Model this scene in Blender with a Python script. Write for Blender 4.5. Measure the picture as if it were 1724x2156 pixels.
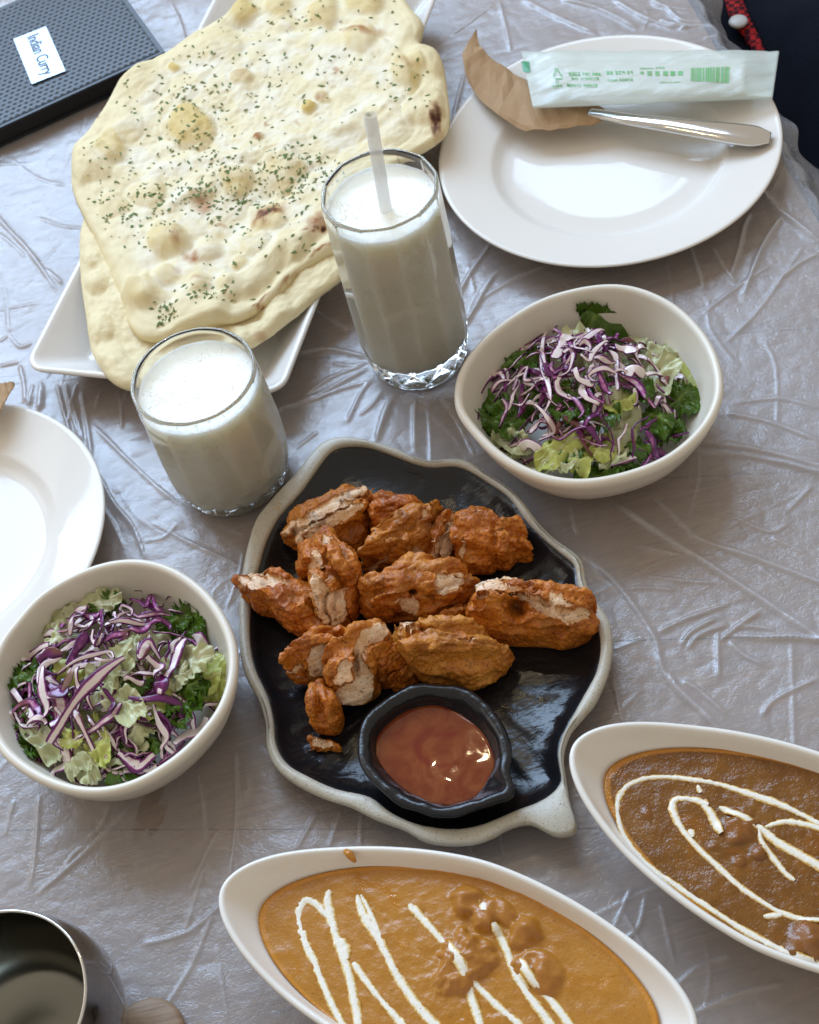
import bpy, math, random
import numpy as np
from mathutils import Matrix, Vector

# ------------------------------------------------------------------ camera / light
scene = bpy.context.scene
for o in list(bpy.data.objects):
    bpy.data.objects.remove(o)
PITCH, ROLL, FOC, CAMH = math.radians(52.8), math.radians(-16.0), 3205.4, 0.84
RW, RH = 1724.0, 2155.4            # pixel frame in which the photograph was measured
Fv = np.array([0, math.cos(PITCH), -math.sin(PITCH)])
Rt = np.array([1.0, 0, 0]); Up = np.cross(Rt, Fv)
R2 = math.cos(ROLL)*Rt + math.sin(ROLL)*Up
U2 = np.cross(R2, Fv)
cam = bpy.data.cameras.new('camera')
cam.sensor_fit = 'HORIZONTAL'; cam.sensor_width = 36.0; cam.lens = FOC/RW*36.0
cam.clip_start = 0.02; cam.clip_end = 50
cam.dof.use_dof = True; cam.dof.focus_distance = 0.93; cam.dof.aperture_fstop = 22
camo = bpy.data.objects.new('camera', cam)
scene.collection.objects.link(camo)
camo.matrix_world = Matrix(((R2[0], U2[0], -Fv[0], 0), (R2[1], U2[1], -Fv[1], 0), (R2[2], U2[2], -Fv[2], CAMH), (0, 0, 0, 1)))
scene.camera = camo
world = bpy.data.worlds.new('World'); scene.world = world; world.use_nodes = True
bg = world.node_tree.nodes['Background']
bg.inputs[0].default_value = (1.0, 0.90, 0.77, 1); bg.inputs[1].default_value = 0.43


def area_lamp(name, loc, target, sx, sy, power, col):
    l = bpy.data.lights.new(name, 'AREA'); l.shape = 'RECTANGLE'; l.size = sx; l.size_y = sy
    l.energy = power; l.color = col
    o = bpy.data.objects.new(name, l); scene.collection.objects.link(o)
    o.location = loc
    o.rotation_euler = (Vector(target)-Vector(loc)).to_track_quat('-Z', 'Y').to_euler()
    return o


# daylight from two panes of the window beyond the far side of the table, an added side fill lamp for diffuse light, and small warm ceiling lamps
area_lamp('window_light', (-1.10, 3.2, 2.40), (-1.10, 0.0, 2.40), 2.40, 2.20, 148, (0.50, 0.71, 1.0))
area_lamp('window_light', (0.515, 3.2, 2.75), (0.515, 0.0, 2.75), 0.83, 1.50, 34, (0.50, 0.71, 1.0))
area_lamp('side_fill_light', (-2.1, 1.5, 1.5), (0.0, 0.6, 0.0), 1.5, 1.2, 7, (1.0, 0.93, 0.82))
area_lamp('ceiling_lamp', (-0.07, 1.22, 1.55), (-0.07, 1.22, 0), 0.02, 0.012, .25, (1.0, 0.78, 0.45))
area_lamp('ceiling_lamp', (0.04, 1.24, 1.55), (0.04, 1.24, 0), 0.03, 0.012, .35, (1.0, 0.78, 0.45))
vs = scene.view_settings
vs.view_transform = 'Standard'; vs.look = 'None'; vs.exposure = 0.36; vs.gamma = 1.0
scene.render.engine = 'CYCLES'
scene.cycles.max_bounces = 10; scene.cycles.transmission_bounces = 10; scene.cycles.transparent_max_bounces = 16
scene.cycles.caustics_reflective = False; scene.cycles.caustics_refractive = True
scene.cycles.sample_clamp_indirect = 6.0; scene.cycles.blur_glossy = 0.3
scene.render.resolution_x = 819; scene.render.resolution_y = 1024

# ------------------------------------------------------------------ helpers
rng = np.random.default_rng(7)
random.seed(7)


def P(u, v, z=0.0):
    d = Fv*FOC + R2*(u-RW/2) - U2*(v-RH/2)
    t = (z-CAMH)/d[2]
    return np.array([d[0]*t, d[1]*t, z])


def PP(pts, z=0.0):
    return np.array([P(a[0], a[1], z) for a in pts])


def proj(q):
    q = np.asarray(q, float)-np.array([0, 0, CAMH])
    d = q@Fv
    return np.stack([RW/2+FOC*(q@R2)/d, RH/2-FOC*(q@U2)/d], -1)


def Z(o, k, pts):                      # zoomed-crop readings -> measuring frame
    return [(o[0]+k*a, o[1]+k*b) for a, b in pts]


def _h(ix, iy, iz, s):
    n = (ix.astype(np.uint32)*np.uint32(374761393)+iy.astype(np.uint32)*np.uint32(668265263) +
         iz.astype(np.uint32)*np.uint32(2147483647)+np.uint32(s*144665+1013))
    n = (n ^ (n >> np.uint32(13)))*np.uint32(1274126177)
    n = n ^ (n >> np.uint32(16))
    return (n & np.uint32(0xffffff)).astype(float)/float(0xffffff)*2-1


def vnoise(p, s=0):
    p = np.asarray(p, float)
    i = np.floor(p).astype(np.int64); f = p-i
    f = f*f*f*(f*(f*6-15)+10)
    r = 0
    for a in (0, 1):
        for b in (0, 1):
            for c in (0, 1):
                w = (f[..., 0] if a else 1-f[..., 0])*(f[..., 1] if b else 1-f[..., 1])*(f[..., 2] if c else 1-f[..., 2])
                r = r+w*_h(i[..., 0]+a+5000, i[..., 1]+b+5000, i[..., 2]+c+5000, s)
    return r


def fbm(p, oct=3, s=0, gain=0.5):
    p = np.asarray(p, float); r = 0; a = 1.0
    for k in range(oct):
        r = r+a*vnoise(p*(2.03**k)+k*17.3, s+k*7); a *= gain
    return r


def xyz(xy, z=0.0):
    xy = np.asarray(xy); return np.concatenate([xy, np.full(xy.shape[:-1]+(1,), z)], -1)


def sstep(a, b, x):
    t = np.clip((x-a)/(b-a), 0, 1); return t*t*(3-2*t)


def spl(poly, n=480, closed=True):
    p = np.asarray(poly, float); m = len(p); out = []
    seg = m if closed else m-1
    per = max(2, n//seg)
    for i in range(seg):
        if closed:
            a, b, c, d = p[(i-1) % m], p[i], p[(i+1) % m], p[(i+2) % m]
        else:
            a, b, c, d = p[max(i-1, 0)], p[i], p[i+1], p[min(i+2, m-1)]
        for t in np.arange(per)/per:
            out.append(.5*((2*b)+(c-a)*t+(2*a-5*b+4*c-d)*t*t+(3*b-a-3*c+d)*t**3))
    if not closed:
        out.append(p[-1])
    return np.array(out)


def centroid(p):
    p = np.asarray(p, float)[:, :2]; q = np.roll(p, -1, 0)
    cr = p[:, 0]*q[:, 1]-q[:, 0]*p[:, 1]
    return np.array([((p[:, 0]+q[:, 0])*cr).sum(), ((p[:, 1]+q[:, 1])*cr).sum()])/(3*cr.sum())


def polar_r(poly, c, N, smooth=0):
    d = spl(np.asarray(poly)[:, :2], 900)-c
    th = np.arctan2(d[:, 1], d[:, 0]) % (2*math.pi); r = np.hypot(d[:, 0], d[:, 1])
    bins = np.linspace(0, 2*math.pi, 361); idx = np.digitize(th, bins)-1
    o = np.argsort(th); th, r = th[o], r[o]
    t = np.arange(N)*2*math.pi/N
    R = np.interp(t, np.r_[th-2*math.pi, th, th+2*math.pi], np.r_[r, r, r])
    for _ in range(smooth):
        R = (np.roll(R, 1)+2*R+np.roll(R, -1))/4
    return R


def ang(N):
    t = np.arange(N)*2*math.pi/N
    return np.stack([np.cos(t), np.sin(t)], -1)


def rings_faces(n, N, cap0, cap1, base=0):
    f = []
    for i in range(n-1):
        a = base+i*N; b = a+N
        for j in range(N):
            k = (j+1) % N
            f.append((a+j, a+k, b+k, b+j))
    nv = base+n*N
    if cap0:
        f += [(nv, base+(j+1) % N, base+j) for j in range(N)]; nv += 1
    if cap1:
        a = base+(n-1)*N
        f += [(nv, a+j, a+(j+1) % N) for j in range(N)]
    return f


def rings(R, cap0=True, cap1=True):
    """R: list of (N,3) rings -> verts, faces (caps are centre fans)"""
    N = len(R[0]); v = np.concatenate(R, 0); ex = []
    if cap0: ex.append(R[0].mean(0))
    if cap1: ex.append(R[-1].mean(0))
    f = rings_faces(len(R), N, cap0, cap1)
    if ex: v = np.concatenate([v, np.array(ex)], 0)
    return v, f


def tag(o, label=None, cat=None, group=None, kind=None):
    if label: o['label'] = label
    if cat: o['category'] = cat
    if group: o['group'] = group
    if kind: o['kind'] = kind
    return o


def empty(name, loc, label, cat, group=None):
    o = bpy.data.objects.new(name, None); scene.collection.objects.link(o)
    o.location = loc; o.empty_display_size = .02
    return tag(o, label, cat, group)


def build(name, v, f, mat, parent=None, smooth=True, attrs=None, origin=None, flip=False):
    """world-space vertices -> one mesh object (local origin at the thing's base)"""
    v = np.asarray(v, float)
    if parent is not None:
        w = Vector((0, 0, 0)); q = parent
        while q is not None:
            w = w+q.location; q = q.parent
        org = np.array(w)
        if origin is None: pass
    else:
        org = np.array(origin) if origin is not None else np.array([v[:, 0].mean(), v[:, 1].mean(), v[:, 2].min()])
    me = bpy.data.meshes.new(name)
    if not isinstance(f, np.ndarray):
        cc = v.mean(0); vol = 0.0
        by = {}
        for q in f: by.setdefault(len(q), []).append(q)
        for k_, qs in by.items():
            qa = np.array(qs); A_ = v[qa[:, 0]]-cc
            for i_ in range(1, k_-1): vol += np.einsum('ij,ij->i', A_, np.cross(v[qa[:, i_]]-cc, v[qa[:, i_+1]]-cc)).sum()
        if vol < 0: f = [tuple(reversed(q)) for q in f]
    if isinstance(f, np.ndarray):
        n, k = f.shape
        me.vertices.add(len(v)); me.vertices.foreach_set('co', (v-org).astype(np.float32).ravel())
        me.loops.add(n*k); me.loops.foreach_set('vertex_index', f.astype(np.int32).ravel())
        me.polygons.add(n); me.polygons.foreach_set('loop_start', np.arange(0, n*k, k, dtype=np.int32))
        me.update(calc_edges=True)
    else:
        me.from_pydata((v-org).tolist(), [], f)
    if smooth: me.polygons.foreach_set('use_smooth', np.ones(len(me.polygons), bool))
    for k, a in (attrs or {}).items():
        at = me.attributes.new(k, 'FLOAT', 'POINT'); at.data.foreach_set('value', np.asarray(a, np.float32))
    me.materials.append(mat)
    me.validate(); me.update()
    o = bpy.data.objects.new(name, me); scene.collection.objects.link(o)
    if parent is not None:
        o.parent = parent
    else:
        o.location = org
    return o


def merge(parts):
    V = []; Fc = []; n = 0
    for v, f in parts:
        V.append(np.asarray(v, float)); Fc += [tuple(i+n for i in q) for q in f]; n += len(v)
    return np.concatenate(V, 0), Fc


def box(c, ax, ay, az, hx, hy, hz):
    c = np.array(c); v = []
    for sz in (-1, 1):
        for sx, sy in ((-1, -1), (1, -1), (1, 1), (-1, 1)):
            v.append(c+ax*hx*sx+ay*hy*sy+az*hz*sz)
    return np.array(v), [(3, 2, 1, 0), (4, 5, 6, 7), (0, 1, 5, 4), (1, 2, 6, 5), (2, 3, 7, 6), (3, 0, 4, 7)]


# ------------------------------------------------------------------ material helper
class MT:
    def __init__(s, name):
        s.m = bpy.data.materials.new(name); s.m.use_nodes = True; s.m.use_transparent_shadow = True
        s.nt = s.m.node_tree; s.b = s.nt.nodes['Principled BSDF']; s.out = s.nt.nodes['Material Output']

    def n(s, t, **kw):
        x = s.nt.nodes.new(t)
        for k, v in kw.items():
            if k.startswith('i_'):
                x.inputs[k[2:].replace('_', ' ')].default_value = v
            else:
                setattr(x, k, v)
        return x

    def l(s, a, b): s.nt.links.new(a, b); return s

    def set(s, **kw):
        names = dict(col='Base Color', rough='Roughness', metal='Metallic', ior='IOR', trans='Transmission Weight', spec='Specular IOR Level',
                     coat='Coat Weight', coatr='Coat Roughness', alpha='Alpha', sss='Subsurface Weight', sheen='Sheen Weight')
        for k, v in kw.items():
            if k == 'col' and len(v) == 3: v = (*v, 1)
            s.b.inputs[names[k]].default_value = v
        return s

    def coord(s):
        if not hasattr(s, '_c'):
            s._c = s.n('ShaderNodeNewGeometry').outputs['Position']
        return s._c

    def noise(s, scale, detail=3, rough=.5, dist=0, vec=None, stretch=None):
        x = s.n('ShaderNodeTexNoise'); x.inputs['Scale'].default_value = scale; x.inputs['Detail'].default_value = detail
        x.inputs['Roughness'].default_value = rough; x.inputs['Distortion'].default_value = dist
        v = vec or s.coord()
        if stretch:
            mp = s.n('ShaderNodeMapping'); s.l(v, mp.inputs[0]); mp.inputs['Rotation'].default_value = stretch[1]; mp.inputs['Scale'].default_value = stretch[0]; v = mp.outputs[0]
        s.l(v, x.inputs['Vector']); return x.outputs['Fac']

    def ramp(s, fac, stops, interp='LINEAR'):
        r = s.n('ShaderNodeValToRGB'); r.color_ramp.interpolation = interp
        e = r.color_ramp.elements
        while len(e) < len(stops): e.new(0.5)
        for i, (p, c) in enumerate(stops):
            e[i].position = p; e[i].color = (*c, 1) if not isinstance(c, (int, float)) else (c, c, c, 1)
        s.l(fac, r.inputs[0]); return r.outputs[0]

    def mix(s, fac, a, b, mode='MIX'):
        m = s.n('ShaderNodeMix'); m.data_type = 'RGBA'; m.blend_type = mode
        for sock, val in ((m.inputs[0], fac), (m.inputs[6], a), (m.inputs[7], b)):
            if hasattr(val, 'links'): s.l(val, sock)
            elif isinstance(val, (int, float)): sock.default_value = val
            else: sock.default_value = (*val, 1) if len(val) == 3 else val
        return m.outputs[2]

    def math(s, op, a, b=0.0, clamp=False):
        m = s.n('ShaderNodeMath', operation=op); m.use_clamp = clamp
        for sock, val in ((m.inputs[0], a), (m.inputs[1], b)):
            if hasattr(val, 'links'): s.l(val, sock)
            else: sock.default_value = val
        return m.outputs[0]

    def attr(s, name):
        a = s.n('ShaderNodeAttribute'); a.attribute_name = name; return a.outputs['Fac']

    def rnd(s):
        return s.n('ShaderNodeObjectInfo').outputs['Random']

    def color(s, sock): s.l(sock, s.b.inputs['Base Color']); return s

    def roughs(s, sock): s.rsock = sock; s.l(sock, s.b.inputs['Roughness']); return s

    def bump(s, h, dist=.001, strength=1.0, nrm=None):
        b = s.n('ShaderNodeBump'); b.inputs['Distance'].default_value = dist; b.inputs['Strength'].default_value = strength
        s.l(h, b.inputs['Height'])
        if nrm is not None: s.l(nrm, b.inputs['Normal'])
        s.l(b.outputs[0], s.b.inputs['Normal']); s.last = b.outputs[0]; return s


M = {}


def materials():
    # white glazed ceramic
    m = MT('white_glaze').set(rough=.07, spec=.26)
    m.color(m.mix(m.noise(9, 4), (.73, .69, .63), (.77, .735, .68)))
    m.bump(m.noise(60, 2), .0002, .3); M['china'] = m.m
    m = MT('white_tray_glaze').set(rough=.12, spec=.5)
    m.color(m.mix(m.noise(8, 4), (.77, .74, .70), (.81, .785, .745))); m.bump(m.noise(70, 2), .0003, .3); M['tray'] = m.m
    m = MT('cream_melamine').set(rough=.30, spec=.45)
    m.color(m.mix(m.noise(14, 5), (.735, .68, .575), (.79, .735, .635))); m.bump(m.noise(220, 3), .0002, .35); M['bowl'] = m.m
    m = MT('boat_glaze').set(rough=.14, spec=.5)
    m.color(m.mix(m.noise(10, 4), (.77, .74, .68), (.82, .795, .74))); m.bump(m.noise(80, 2), .0003, .25); M['boat'] = m.m
    # platter
    m = MT('black_glaze').set(rough=.2, spec=.4)
    nz = m.noise(55, 4, .55, .6, stretch=((1, 2.2, 1), (0, 0, .5)))
    m.color(m.mix(m.noise(20, 3), (.006, .006, .007), (.014, .014, .016)))
    m.roughs(m.ramp(m.noise(35, 4), [(.3, .14), (.75, .34)]))
    m.bump(m.mix(.25, nz, m.noise(260, 2)), .0011, .7); M['black'] = m.m
    m = MT('speckled_rim').set(rough=.38, spec=.4)
    sp = m.ramp(m.noise(950, 2, .6), [(.62, 0.0), (.70, 1.0)])
    sp2 = m.ramp(m.noise(2000, 1), [(.64, 0.0), (.72, 1.0)])
    base = m.mix(m.noise(60, 3), (.43, .39, .305), (.54, .50, .41))
    c = m.mix(sp, base, (.15, .12, .085)); c = m.mix(m.math('MULTIPLY', sp2, .7), c, (.12, .10, .08))
    st = m.math('MULTIPLY', m.ramp(m.noise(75, 3), [(.60, 0.0), (.70, 1.0)]), m.ramp(m.noise(600, 2), [(.45, 0.0), (.6, 1.0)]))
    c = m.mix(m.math('MULTIPLY', st, .55), c, (.45, .25, .04))
    m.color(c); m.bump(m.noise(400, 3), .0003, .5); M['rim'] = m.m
    # wood below the film
    m = MT('dark_wood').set(rough=.5, spec=.35)
    r = m.rnd()
    rot = (0, 0, -.30)
    g = m.noise(26, 6, .65, 1.2, stretch=((1.0, 14, 1), rot))
    g2 = m.noise(5, 4, .6, .6, stretch=((1.0, 4, 1), rot))
    c = m.ramp(g, [(.30, (.085, .055, .035)), (.50, (.21, .138, .086)), (.75, (.40, .275, .17))])
    c = m.mix(m.math('MULTIPLY', g2, .5), c, (.46, .29, .16))
    c = m.mix(m.math('MULTIPLY', r, .55), c, m.mix(.5, c, (.30, .19, .12)))
    m.color(c); m.bump(g, .0006, .4); M['wood'] = m.m
    # plastic film
    m = MT('plastic_film').set(rough=.30, spec=1.0)
    m.b.inputs['Base Color'].default_value = (.62, .62, .66, 1)
    n1 = m.noise(190, 4, .55, 1.2); n2 = m.noise(48, 4, .6, 2.2); n3 = m.noise(420, 3, .6, .8)
    rd = m.math('ABSOLUTE', m.math('SUBTRACT', n1, .5))
    rd2 = m.math('ABSOLUTE', m.math('SUBTRACT', n2, .5))
    hgt = m.math('ADD', m.math('MULTIPLY', rd, -1.3), m.math('ADD', m.math('MULTIPLY', rd2, -.7), m.math('MULTIPLY', n3, .26)))
    mask = m.ramp(m.noise(6, 3), [(.32, .25), (.62, 1.0)])
    m.bump(m.math('MULTIPLY', hgt, mask), .0014, .40)
    m.roughs(m.ramp(m.noise(30, 3), [(.3, .20), (.7, .33)]))
    tr = m.n('ShaderNodeBsdfTransparent'); mx = m.n('ShaderNodeMixShader')
    tr.inputs[0].default_value = (.93, .92, .91, 1)
    cl = m.attr('cling'); wr = m.attr('ridge')
    op = m.math('ADD', .285, m.math('ADD', m.math('MULTIPLY', m.math('SUBTRACT', m.noise(5, 4), .5), .55), m.math('MULTIPLY', wr, .24)), True)
    op = m.math('SUBTRACT', op, m.math('MULTIPLY', cl, .5), True)
    m.b.inputs['Specular IOR Level'].default_value = 0.0
    gl = m.n('ShaderNodeBsdfGlossy'); gl.inputs['Color'].default_value = (1, 1, 1, 1); m.l(m.rsock, gl.inputs['Roughness']); m.l(m.last, gl.inputs['Normal'])
    fr = m.n('ShaderNodeFresnel'); m.l(m.last, fr.inputs['Normal'])
    bf = m.n('ShaderNodeNewGeometry').outputs['Backfacing']      # a film has two faces: same reflectance from below
    m.l(m.math('ADD', 1.60, m.math('MULTIPLY', bf, 1/1.60-1.60)), fr.inputs['IOR'])
    m2 = m.n('ShaderNodeMixShader')
    m.l(op, mx.inputs[0]); m.l(tr.outputs[0], mx.inputs[1]); m.l(m.b.outputs[0], mx.inputs[2])
    m.l(fr.outputs[0], m2.inputs[0]); m.l(mx.outputs[0], m2.inputs[1]); m.l(gl.outputs[0], m2.inputs[2]); m.l(m2.outputs[0], m.out.inputs[0])
    M['film'] = m.m
    # glass and lassi
    m = MT('clear_glass').set(col=(.97, .985, .98), rough=.0, trans=1.0, ior=1.48); m.bump(m.noise(40, 2), .0006, .25); M['glass'] = m.m
    m = MT('lassi').set(rough=.28, spec=.45, sss=.9)
    m.b.inputs['Subsurface Radius'].default_value = (1.0, .9, .75); m.b.inputs['Subsurface Scale'].default_value = .015
    m.color(m.mix(m.noise(22, 4), (.92, .86, .72), (.94, .89, .77)))
    bub = m.n('ShaderNodeTexVoronoi'); bub.inputs['Scale'].default_value = 520; m.l(m.coord(), bub.inputs['Vector'])
    m.bump(m.math('MULTIPLY', m.ramp(bub.outputs['Distance'], [(.0, 1.0), (.35, 0.0)]), m.ramp(m.noise(60, 3), [(.45, 0.0), (.58, 1.0)])), .0009, .8)
    M['lassi'] = m.m
    m = MT('straw_plastic').set(col=(.86, .87, .87), rough=.22, spec=.5)
    tr = m.n('ShaderNodeBsdfTransparent'); mx = m.n('ShaderNodeMixShader'); mx.inputs[0].default_value = .32
    m.l(tr.outputs[0], mx.inputs[1]); m.l(m.b.outputs[0], mx.inputs[2]); m.l(mx.outputs[0], m.out.inputs[0]); M['straw'] = m.m
    # naan
    m = MT('naan_crumb').set(rough=.62, spec=.28)
    fl = m.ramp(m.noise(42, 6, .65, .4), [(.42, 0.0), (.60, 1.0)])
    base = m.mix(m.noise(16, 5), (.74, .61, .345), (.80, .705, .46))
    c = m.mix(m.math('MULTIPLY', fl, m.attr('flour')), base, (.83, .79, .67))
    c = m.mix(m.math('MULTIPLY', m.attr('yellow'), 1.0, True), c, (.62, .44, .12))
    nn = m.noise(160, 4, .6)
    c = m.mix(m.ramp(m.math('MULTIPLY', m.attr('brown'), m.math('ADD', .45, m.math('MULTIPLY', nn, 1.0))), [(.12, 0.0), (.85, 1.0)]), c, (.36, .135, .030))
    c = m.mix(m.ramp(m.math('MULTIPLY', m.attr('char'), m.math('ADD', .45, nn)), [(.35, 0.0), (.9, 1.0)]), c, (.065, .018, .010))
    m.color(c)
    m.bump(m.mix(.4, m.noise(130, 6, .62), m.noise(430, 3)), .0012, .65); M['naan'] = m.m
    m = MT('dried_parsley').set(rough=.7); m.color(m.mix(m.noise(400, 2), (.055, .125, .016), (.15, .21, .04))); M['herb'] = m.m
    # chicken
    m = MT('spiced_chicken').set(rough=.36, spec=.4)
    p = m.attr('pale'); n0 = m.noise(120, 5, .65); n1 = m.noise(420, 4, .6); n2 = m.noise(45, 3)
    fib = m.noise(130, 5, .6, .7, stretch=((1, 6, 2), (.4, .2, .6)))
    pe = m.math('ADD', p, m.math('MULTIPLY', m.math('SUBTRACT', n0, .5), .95))
    pale = m.ramp(pe, [(.44, 0.0), (.58, 1.0)])
    gold = m.ramp(pe, [(.20, 0.0), (.40, 1.0)])
    crust = m.ramp(n1, [(.26, (.20, .034, .004)), (.44, (.46, .108, .008)), (.58, (.58, .170, .013)), (.75, (.70, .28, .035))])
    crust = m.mix(m.math('MULTIPLY', m.attr('tone'), .75), crust, m.ramp(n0, [(.35, (.46, .150, .013)), (.65, (.66, .31, .055))]))
    crust = m.mix(m.math('MULTIPLY', m.ramp(n2, [(.48, 0.0), (.64, 1.0)]), .5), crust, (.20, .040, .006))
    crust = m.mix(m.math('MULTIPLY', m.ramp(m.noise(75, 4), [(.52, 0.0), (.66, 1.0)]), .35), crust, (.64, .29, .05))
    crust = m.mix(m.math('MULTIPLY', gold, .55), crust, (.30, .065, .010))
    flesh = m.ramp(fib, [(.30, (.76, .45, .25)), (.46, (.89, .63, .42)), (.62, (.95, .78, .59))])
    flesh = m.mix(m.math('MULTIPLY', m.ramp(pe, [(.55, 1.0), (.95, 0.0)]), .85), flesh, (.70, .34, .09))
    flesh = m.mix(m.math('MULTIPLY', m.ramp(m.noise(110, 4), [(.50, 0.0), (.66, 1.0)]), .65), flesh, (.66, .38, .16))
    c = m.mix(pale, crust, flesh)
    c = m.mix(m.math('MULTIPLY', m.ramp(m.noise(700, 2), [(.62, 0.0), (.68, 1.0)]), .8), c, (.05, .014, .006))
    c = m.mix(m.math('MULTIPLY', m.ramp(m.noise(70, 5, .7), [(.57, 0.0), (.68, 1.0)]), .6), c, (.075, .016, .004))
    c = m.mix(m.attr('dark'), c, (.03, .010, .006))  # shade inside holes and grooves, painted as near-black colour
    m.color(c)
    hb = m.mix(pale, m.mix(.5, n1, n0), m.mix(.6, fib, (.5, .5, .5)))
    m.bump(hb, .0020, .7); m.roughs(m.ramp(n0, [(.3, .22), (.7, .50)])); M['chicken'] = m.m
    # sauces
    m = MT('chili_sauce').set(rough=.03, spec=.5)
    sw = m.ramp(m.noise(42, 3, .5, 2.5), [(.36, (.215, .050, .012)), (.56, (.175, .032, .007)), (.74, (.14, .016, .003))])
    m.color(m.mix(m.attr('swirl'), sw, (.15, .012, .005))); m.bump(m.noise(45, 3), .0002, .4); M['sauce'] = m.m

    def curry(name, a, b, d, rough, bmp):
        m = MT(name).set(rough=rough, spec=.5)
        c = m.ramp(m.noise(55, 5, .62, .5), [(.32, a), (.68, b)])
        c = m.mix(m.math('MULTIPLY', m.ramp(m.noise(520, 3, .7), [(.60, 0.0), (.70, 1.0)]), .75), c, d)
        c = m.mix(m.math('MULTIPLY', m.ramp(m.noise(1300, 2), [(.68, 0.0), (.73, 1.0)]), .9), c, (.03, .015, .006))
        pool = m.ramp(m.noise(24, 4, .55, 1.5), [(.56, 0.0), (.64, 1.0)])
        c = m.mix(m.math('MULTIPLY', pool, .38), c, m.mix(.5, b, (.40, .115, .004)))
        m.roughs(m.ramp(pool, [(.0, rough), (1.0, rough*.45)]))
        c = m.mix(m.attr('oil'), c, (.55, .22, .02))
        c = m.mix(m.attr('meat'), c, m.mix(.6, a, (.34, .12, .03)))
        m.color(c); m.bump(m.mix(.45, m.noise(170, 5, .65), m.noise(600, 3)), .0011, bmp)
        return m.m
    M['curry_orange'] = curry('orange_curry', (.39, .158, .015), (.45, .193, .022), (.26, .09, .010), .28, .40)
    M['curry_brown'] = curry('brown_curry', (.150, .052, .005), (.215, .084, .009), (.08, .023, .003), .18, .65)
    m = MT('cream').set(rough=.35, spec=.4)
    e = m.math('ADD', m.attr('edge'), m.math('MULTIPLY', m.math('SUBTRACT', m.noise(700, 3), .5), .9))
    c = m.ramp(e, [(.42, (.83, .79, .69)), (.66, (.72, .56, .26)), (.9, (.52, .26, .035))])
    c = m.mix(m.ramp(m.noise(1200, 2), [(.69, 0.0), (.73, 1.0)]), c, (.12, .06, .02))
    m.color(c); m.bump(m.noise(500, 3), .0004, .5); M['cream'] = m.m
    # salad
    m = MT('red_cabbage').set(rough=.2, spec=.55)
    e = m.math('ADD', m.attr('edge'), m.math('MULTIPLY', m.math('SUBTRACT', m.noise(260, 3), .5), .35))
    e = m.math('ADD', e, m.math('MULTIPLY', m.math('SUBTRACT', m.rnd(), .36), .80))
    c = m.ramp(e, [(.46, (.80, .69, .65)), (.58, (.46, .13, .34)), (.68, (.15, .012, .115)), (1.0, (.085, .006, .070))])
    c = m.mix(m.math('MULTIPLY', m.ramp(m.noise(45, 2), [(.58, 0.0), (.68, 1.0)]), .65), c, (.20, .075, .022))
    m.color(c); m.bump(m.noise(200, 3), .0006, .5); M['cabbage'] = m.m
    m = MT('cabbage_heart').set(rough=.35, spec=.45)
    w = m.n('ShaderNodeTexWave', wave_type='RINGS', rings_direction='Z'); w.inputs['Scale'].default_value = 4.2; w.inputs['Distortion'].default_value = 9.0; w.inputs['Detail'].default_value = 2.5; w.inputs['Detail Scale'].default_value = 2.2
    mp = m.n('ShaderNodeMapping'); mp.inputs['Location'].default_value = (-.42, -.62, 0); tc_ = m.n('ShaderNodeTexCoord'); m.l(tc_.outputs['Generated'], mp.inputs[0]); m.l(mp.outputs[0], w.inputs['Vector'])
    m.color(m.ramp(w.outputs['Fac'], [(.50, (.10, .009, .082)), (.68, (.22, .06, .18)), (.84, (.62, .46, .50))])); m.bump(w.outputs['Fac'], .0012, .8); M['heart'] = m.m

    def leafm(name, a, b, vein, rough=.22):
        m = MT(name).set(rough=rough, spec=.5)
        c = m.mix(m.noise(70, 4), a, b)
        c = m.mix(m.attr('vein'), c, vein)
        c = m.mix(m.math('MULTIPLY', m.ramp(m.noise(60, 2), [(.62, 0.0), (.72, 1.0)]), .5), c, (.16, .07, .02))
        m.color(c); m.bump(m.noise(150, 4), .0012, .7)
        tl = m.n('ShaderNodeBsdfTranslucent'); m.l(c, tl.inputs[0]); mx = m.n('ShaderNodeMixShader'); mx.inputs[0].default_value = .28
        m.l(m.b.outputs[0], mx.inputs[1]); m.l(tl.outputs[0], mx.inputs[2]); m.l(mx.outputs[0], m.out.inputs[0])
        return m.m
    M['green'] = leafm('green_lettuce', (.055, .13, .010), (.14, .26, .025), (.30, .42, .10))
    M['iceberg'] = leafm('pale_lettuce', (.60, .62, .30), (.76, .75, .50), (.82, .80, .64))
    M['yellowleaf'] = leafm('yellow_lettuce', (.54, .58, .11), (.70, .70, .22), (.78, .76, .42))
    m = MT('soy_dressing').set(col=(.035, .012, .004), rough=.08, spec=.5); m.bump(m.noise(120, 2), .0005, .4); M['dressing'] = m.m
    # menu
    m = MT('menu_cover').set(rough=.38, spec=.5); m.color(m.mix(m.noise(60, 3), (.012, .014, .019), (.022, .025, .034))); m.bump(m.noise(700, 2), .0002, .4); M['menu'] = m.m
    m = MT('black_pages').set(col=(.008, .008, .009), rough=.6); M['pages'] = m.m
    m = MT('brushed_plate').set(col=(.34, .37, .40), rough=.30, metal=1.0); m.bump(m.noise(90, 3, stretch=((1, 20, 1), (0, 0, .3))), .0001, .3); M['tagmetal'] = m.m
    m = MT('engraving').set(col=(.16, .19, .24), rough=.8, spec=.05); M['engrave'] = m.m
    m = MT('steel').set(col=(.70, .69, .67), rough=.09, metal=1.0); m.bump(m.noise(300, 2), .00005, .3); M['steel'] = m.m
    m = MT('dark_steel').set(col=(.34, .33, .33), rough=.05, metal=1.0); m.bump(m.noise(35, 2), .0003, .25); M['darksteel'] = m.m
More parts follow.
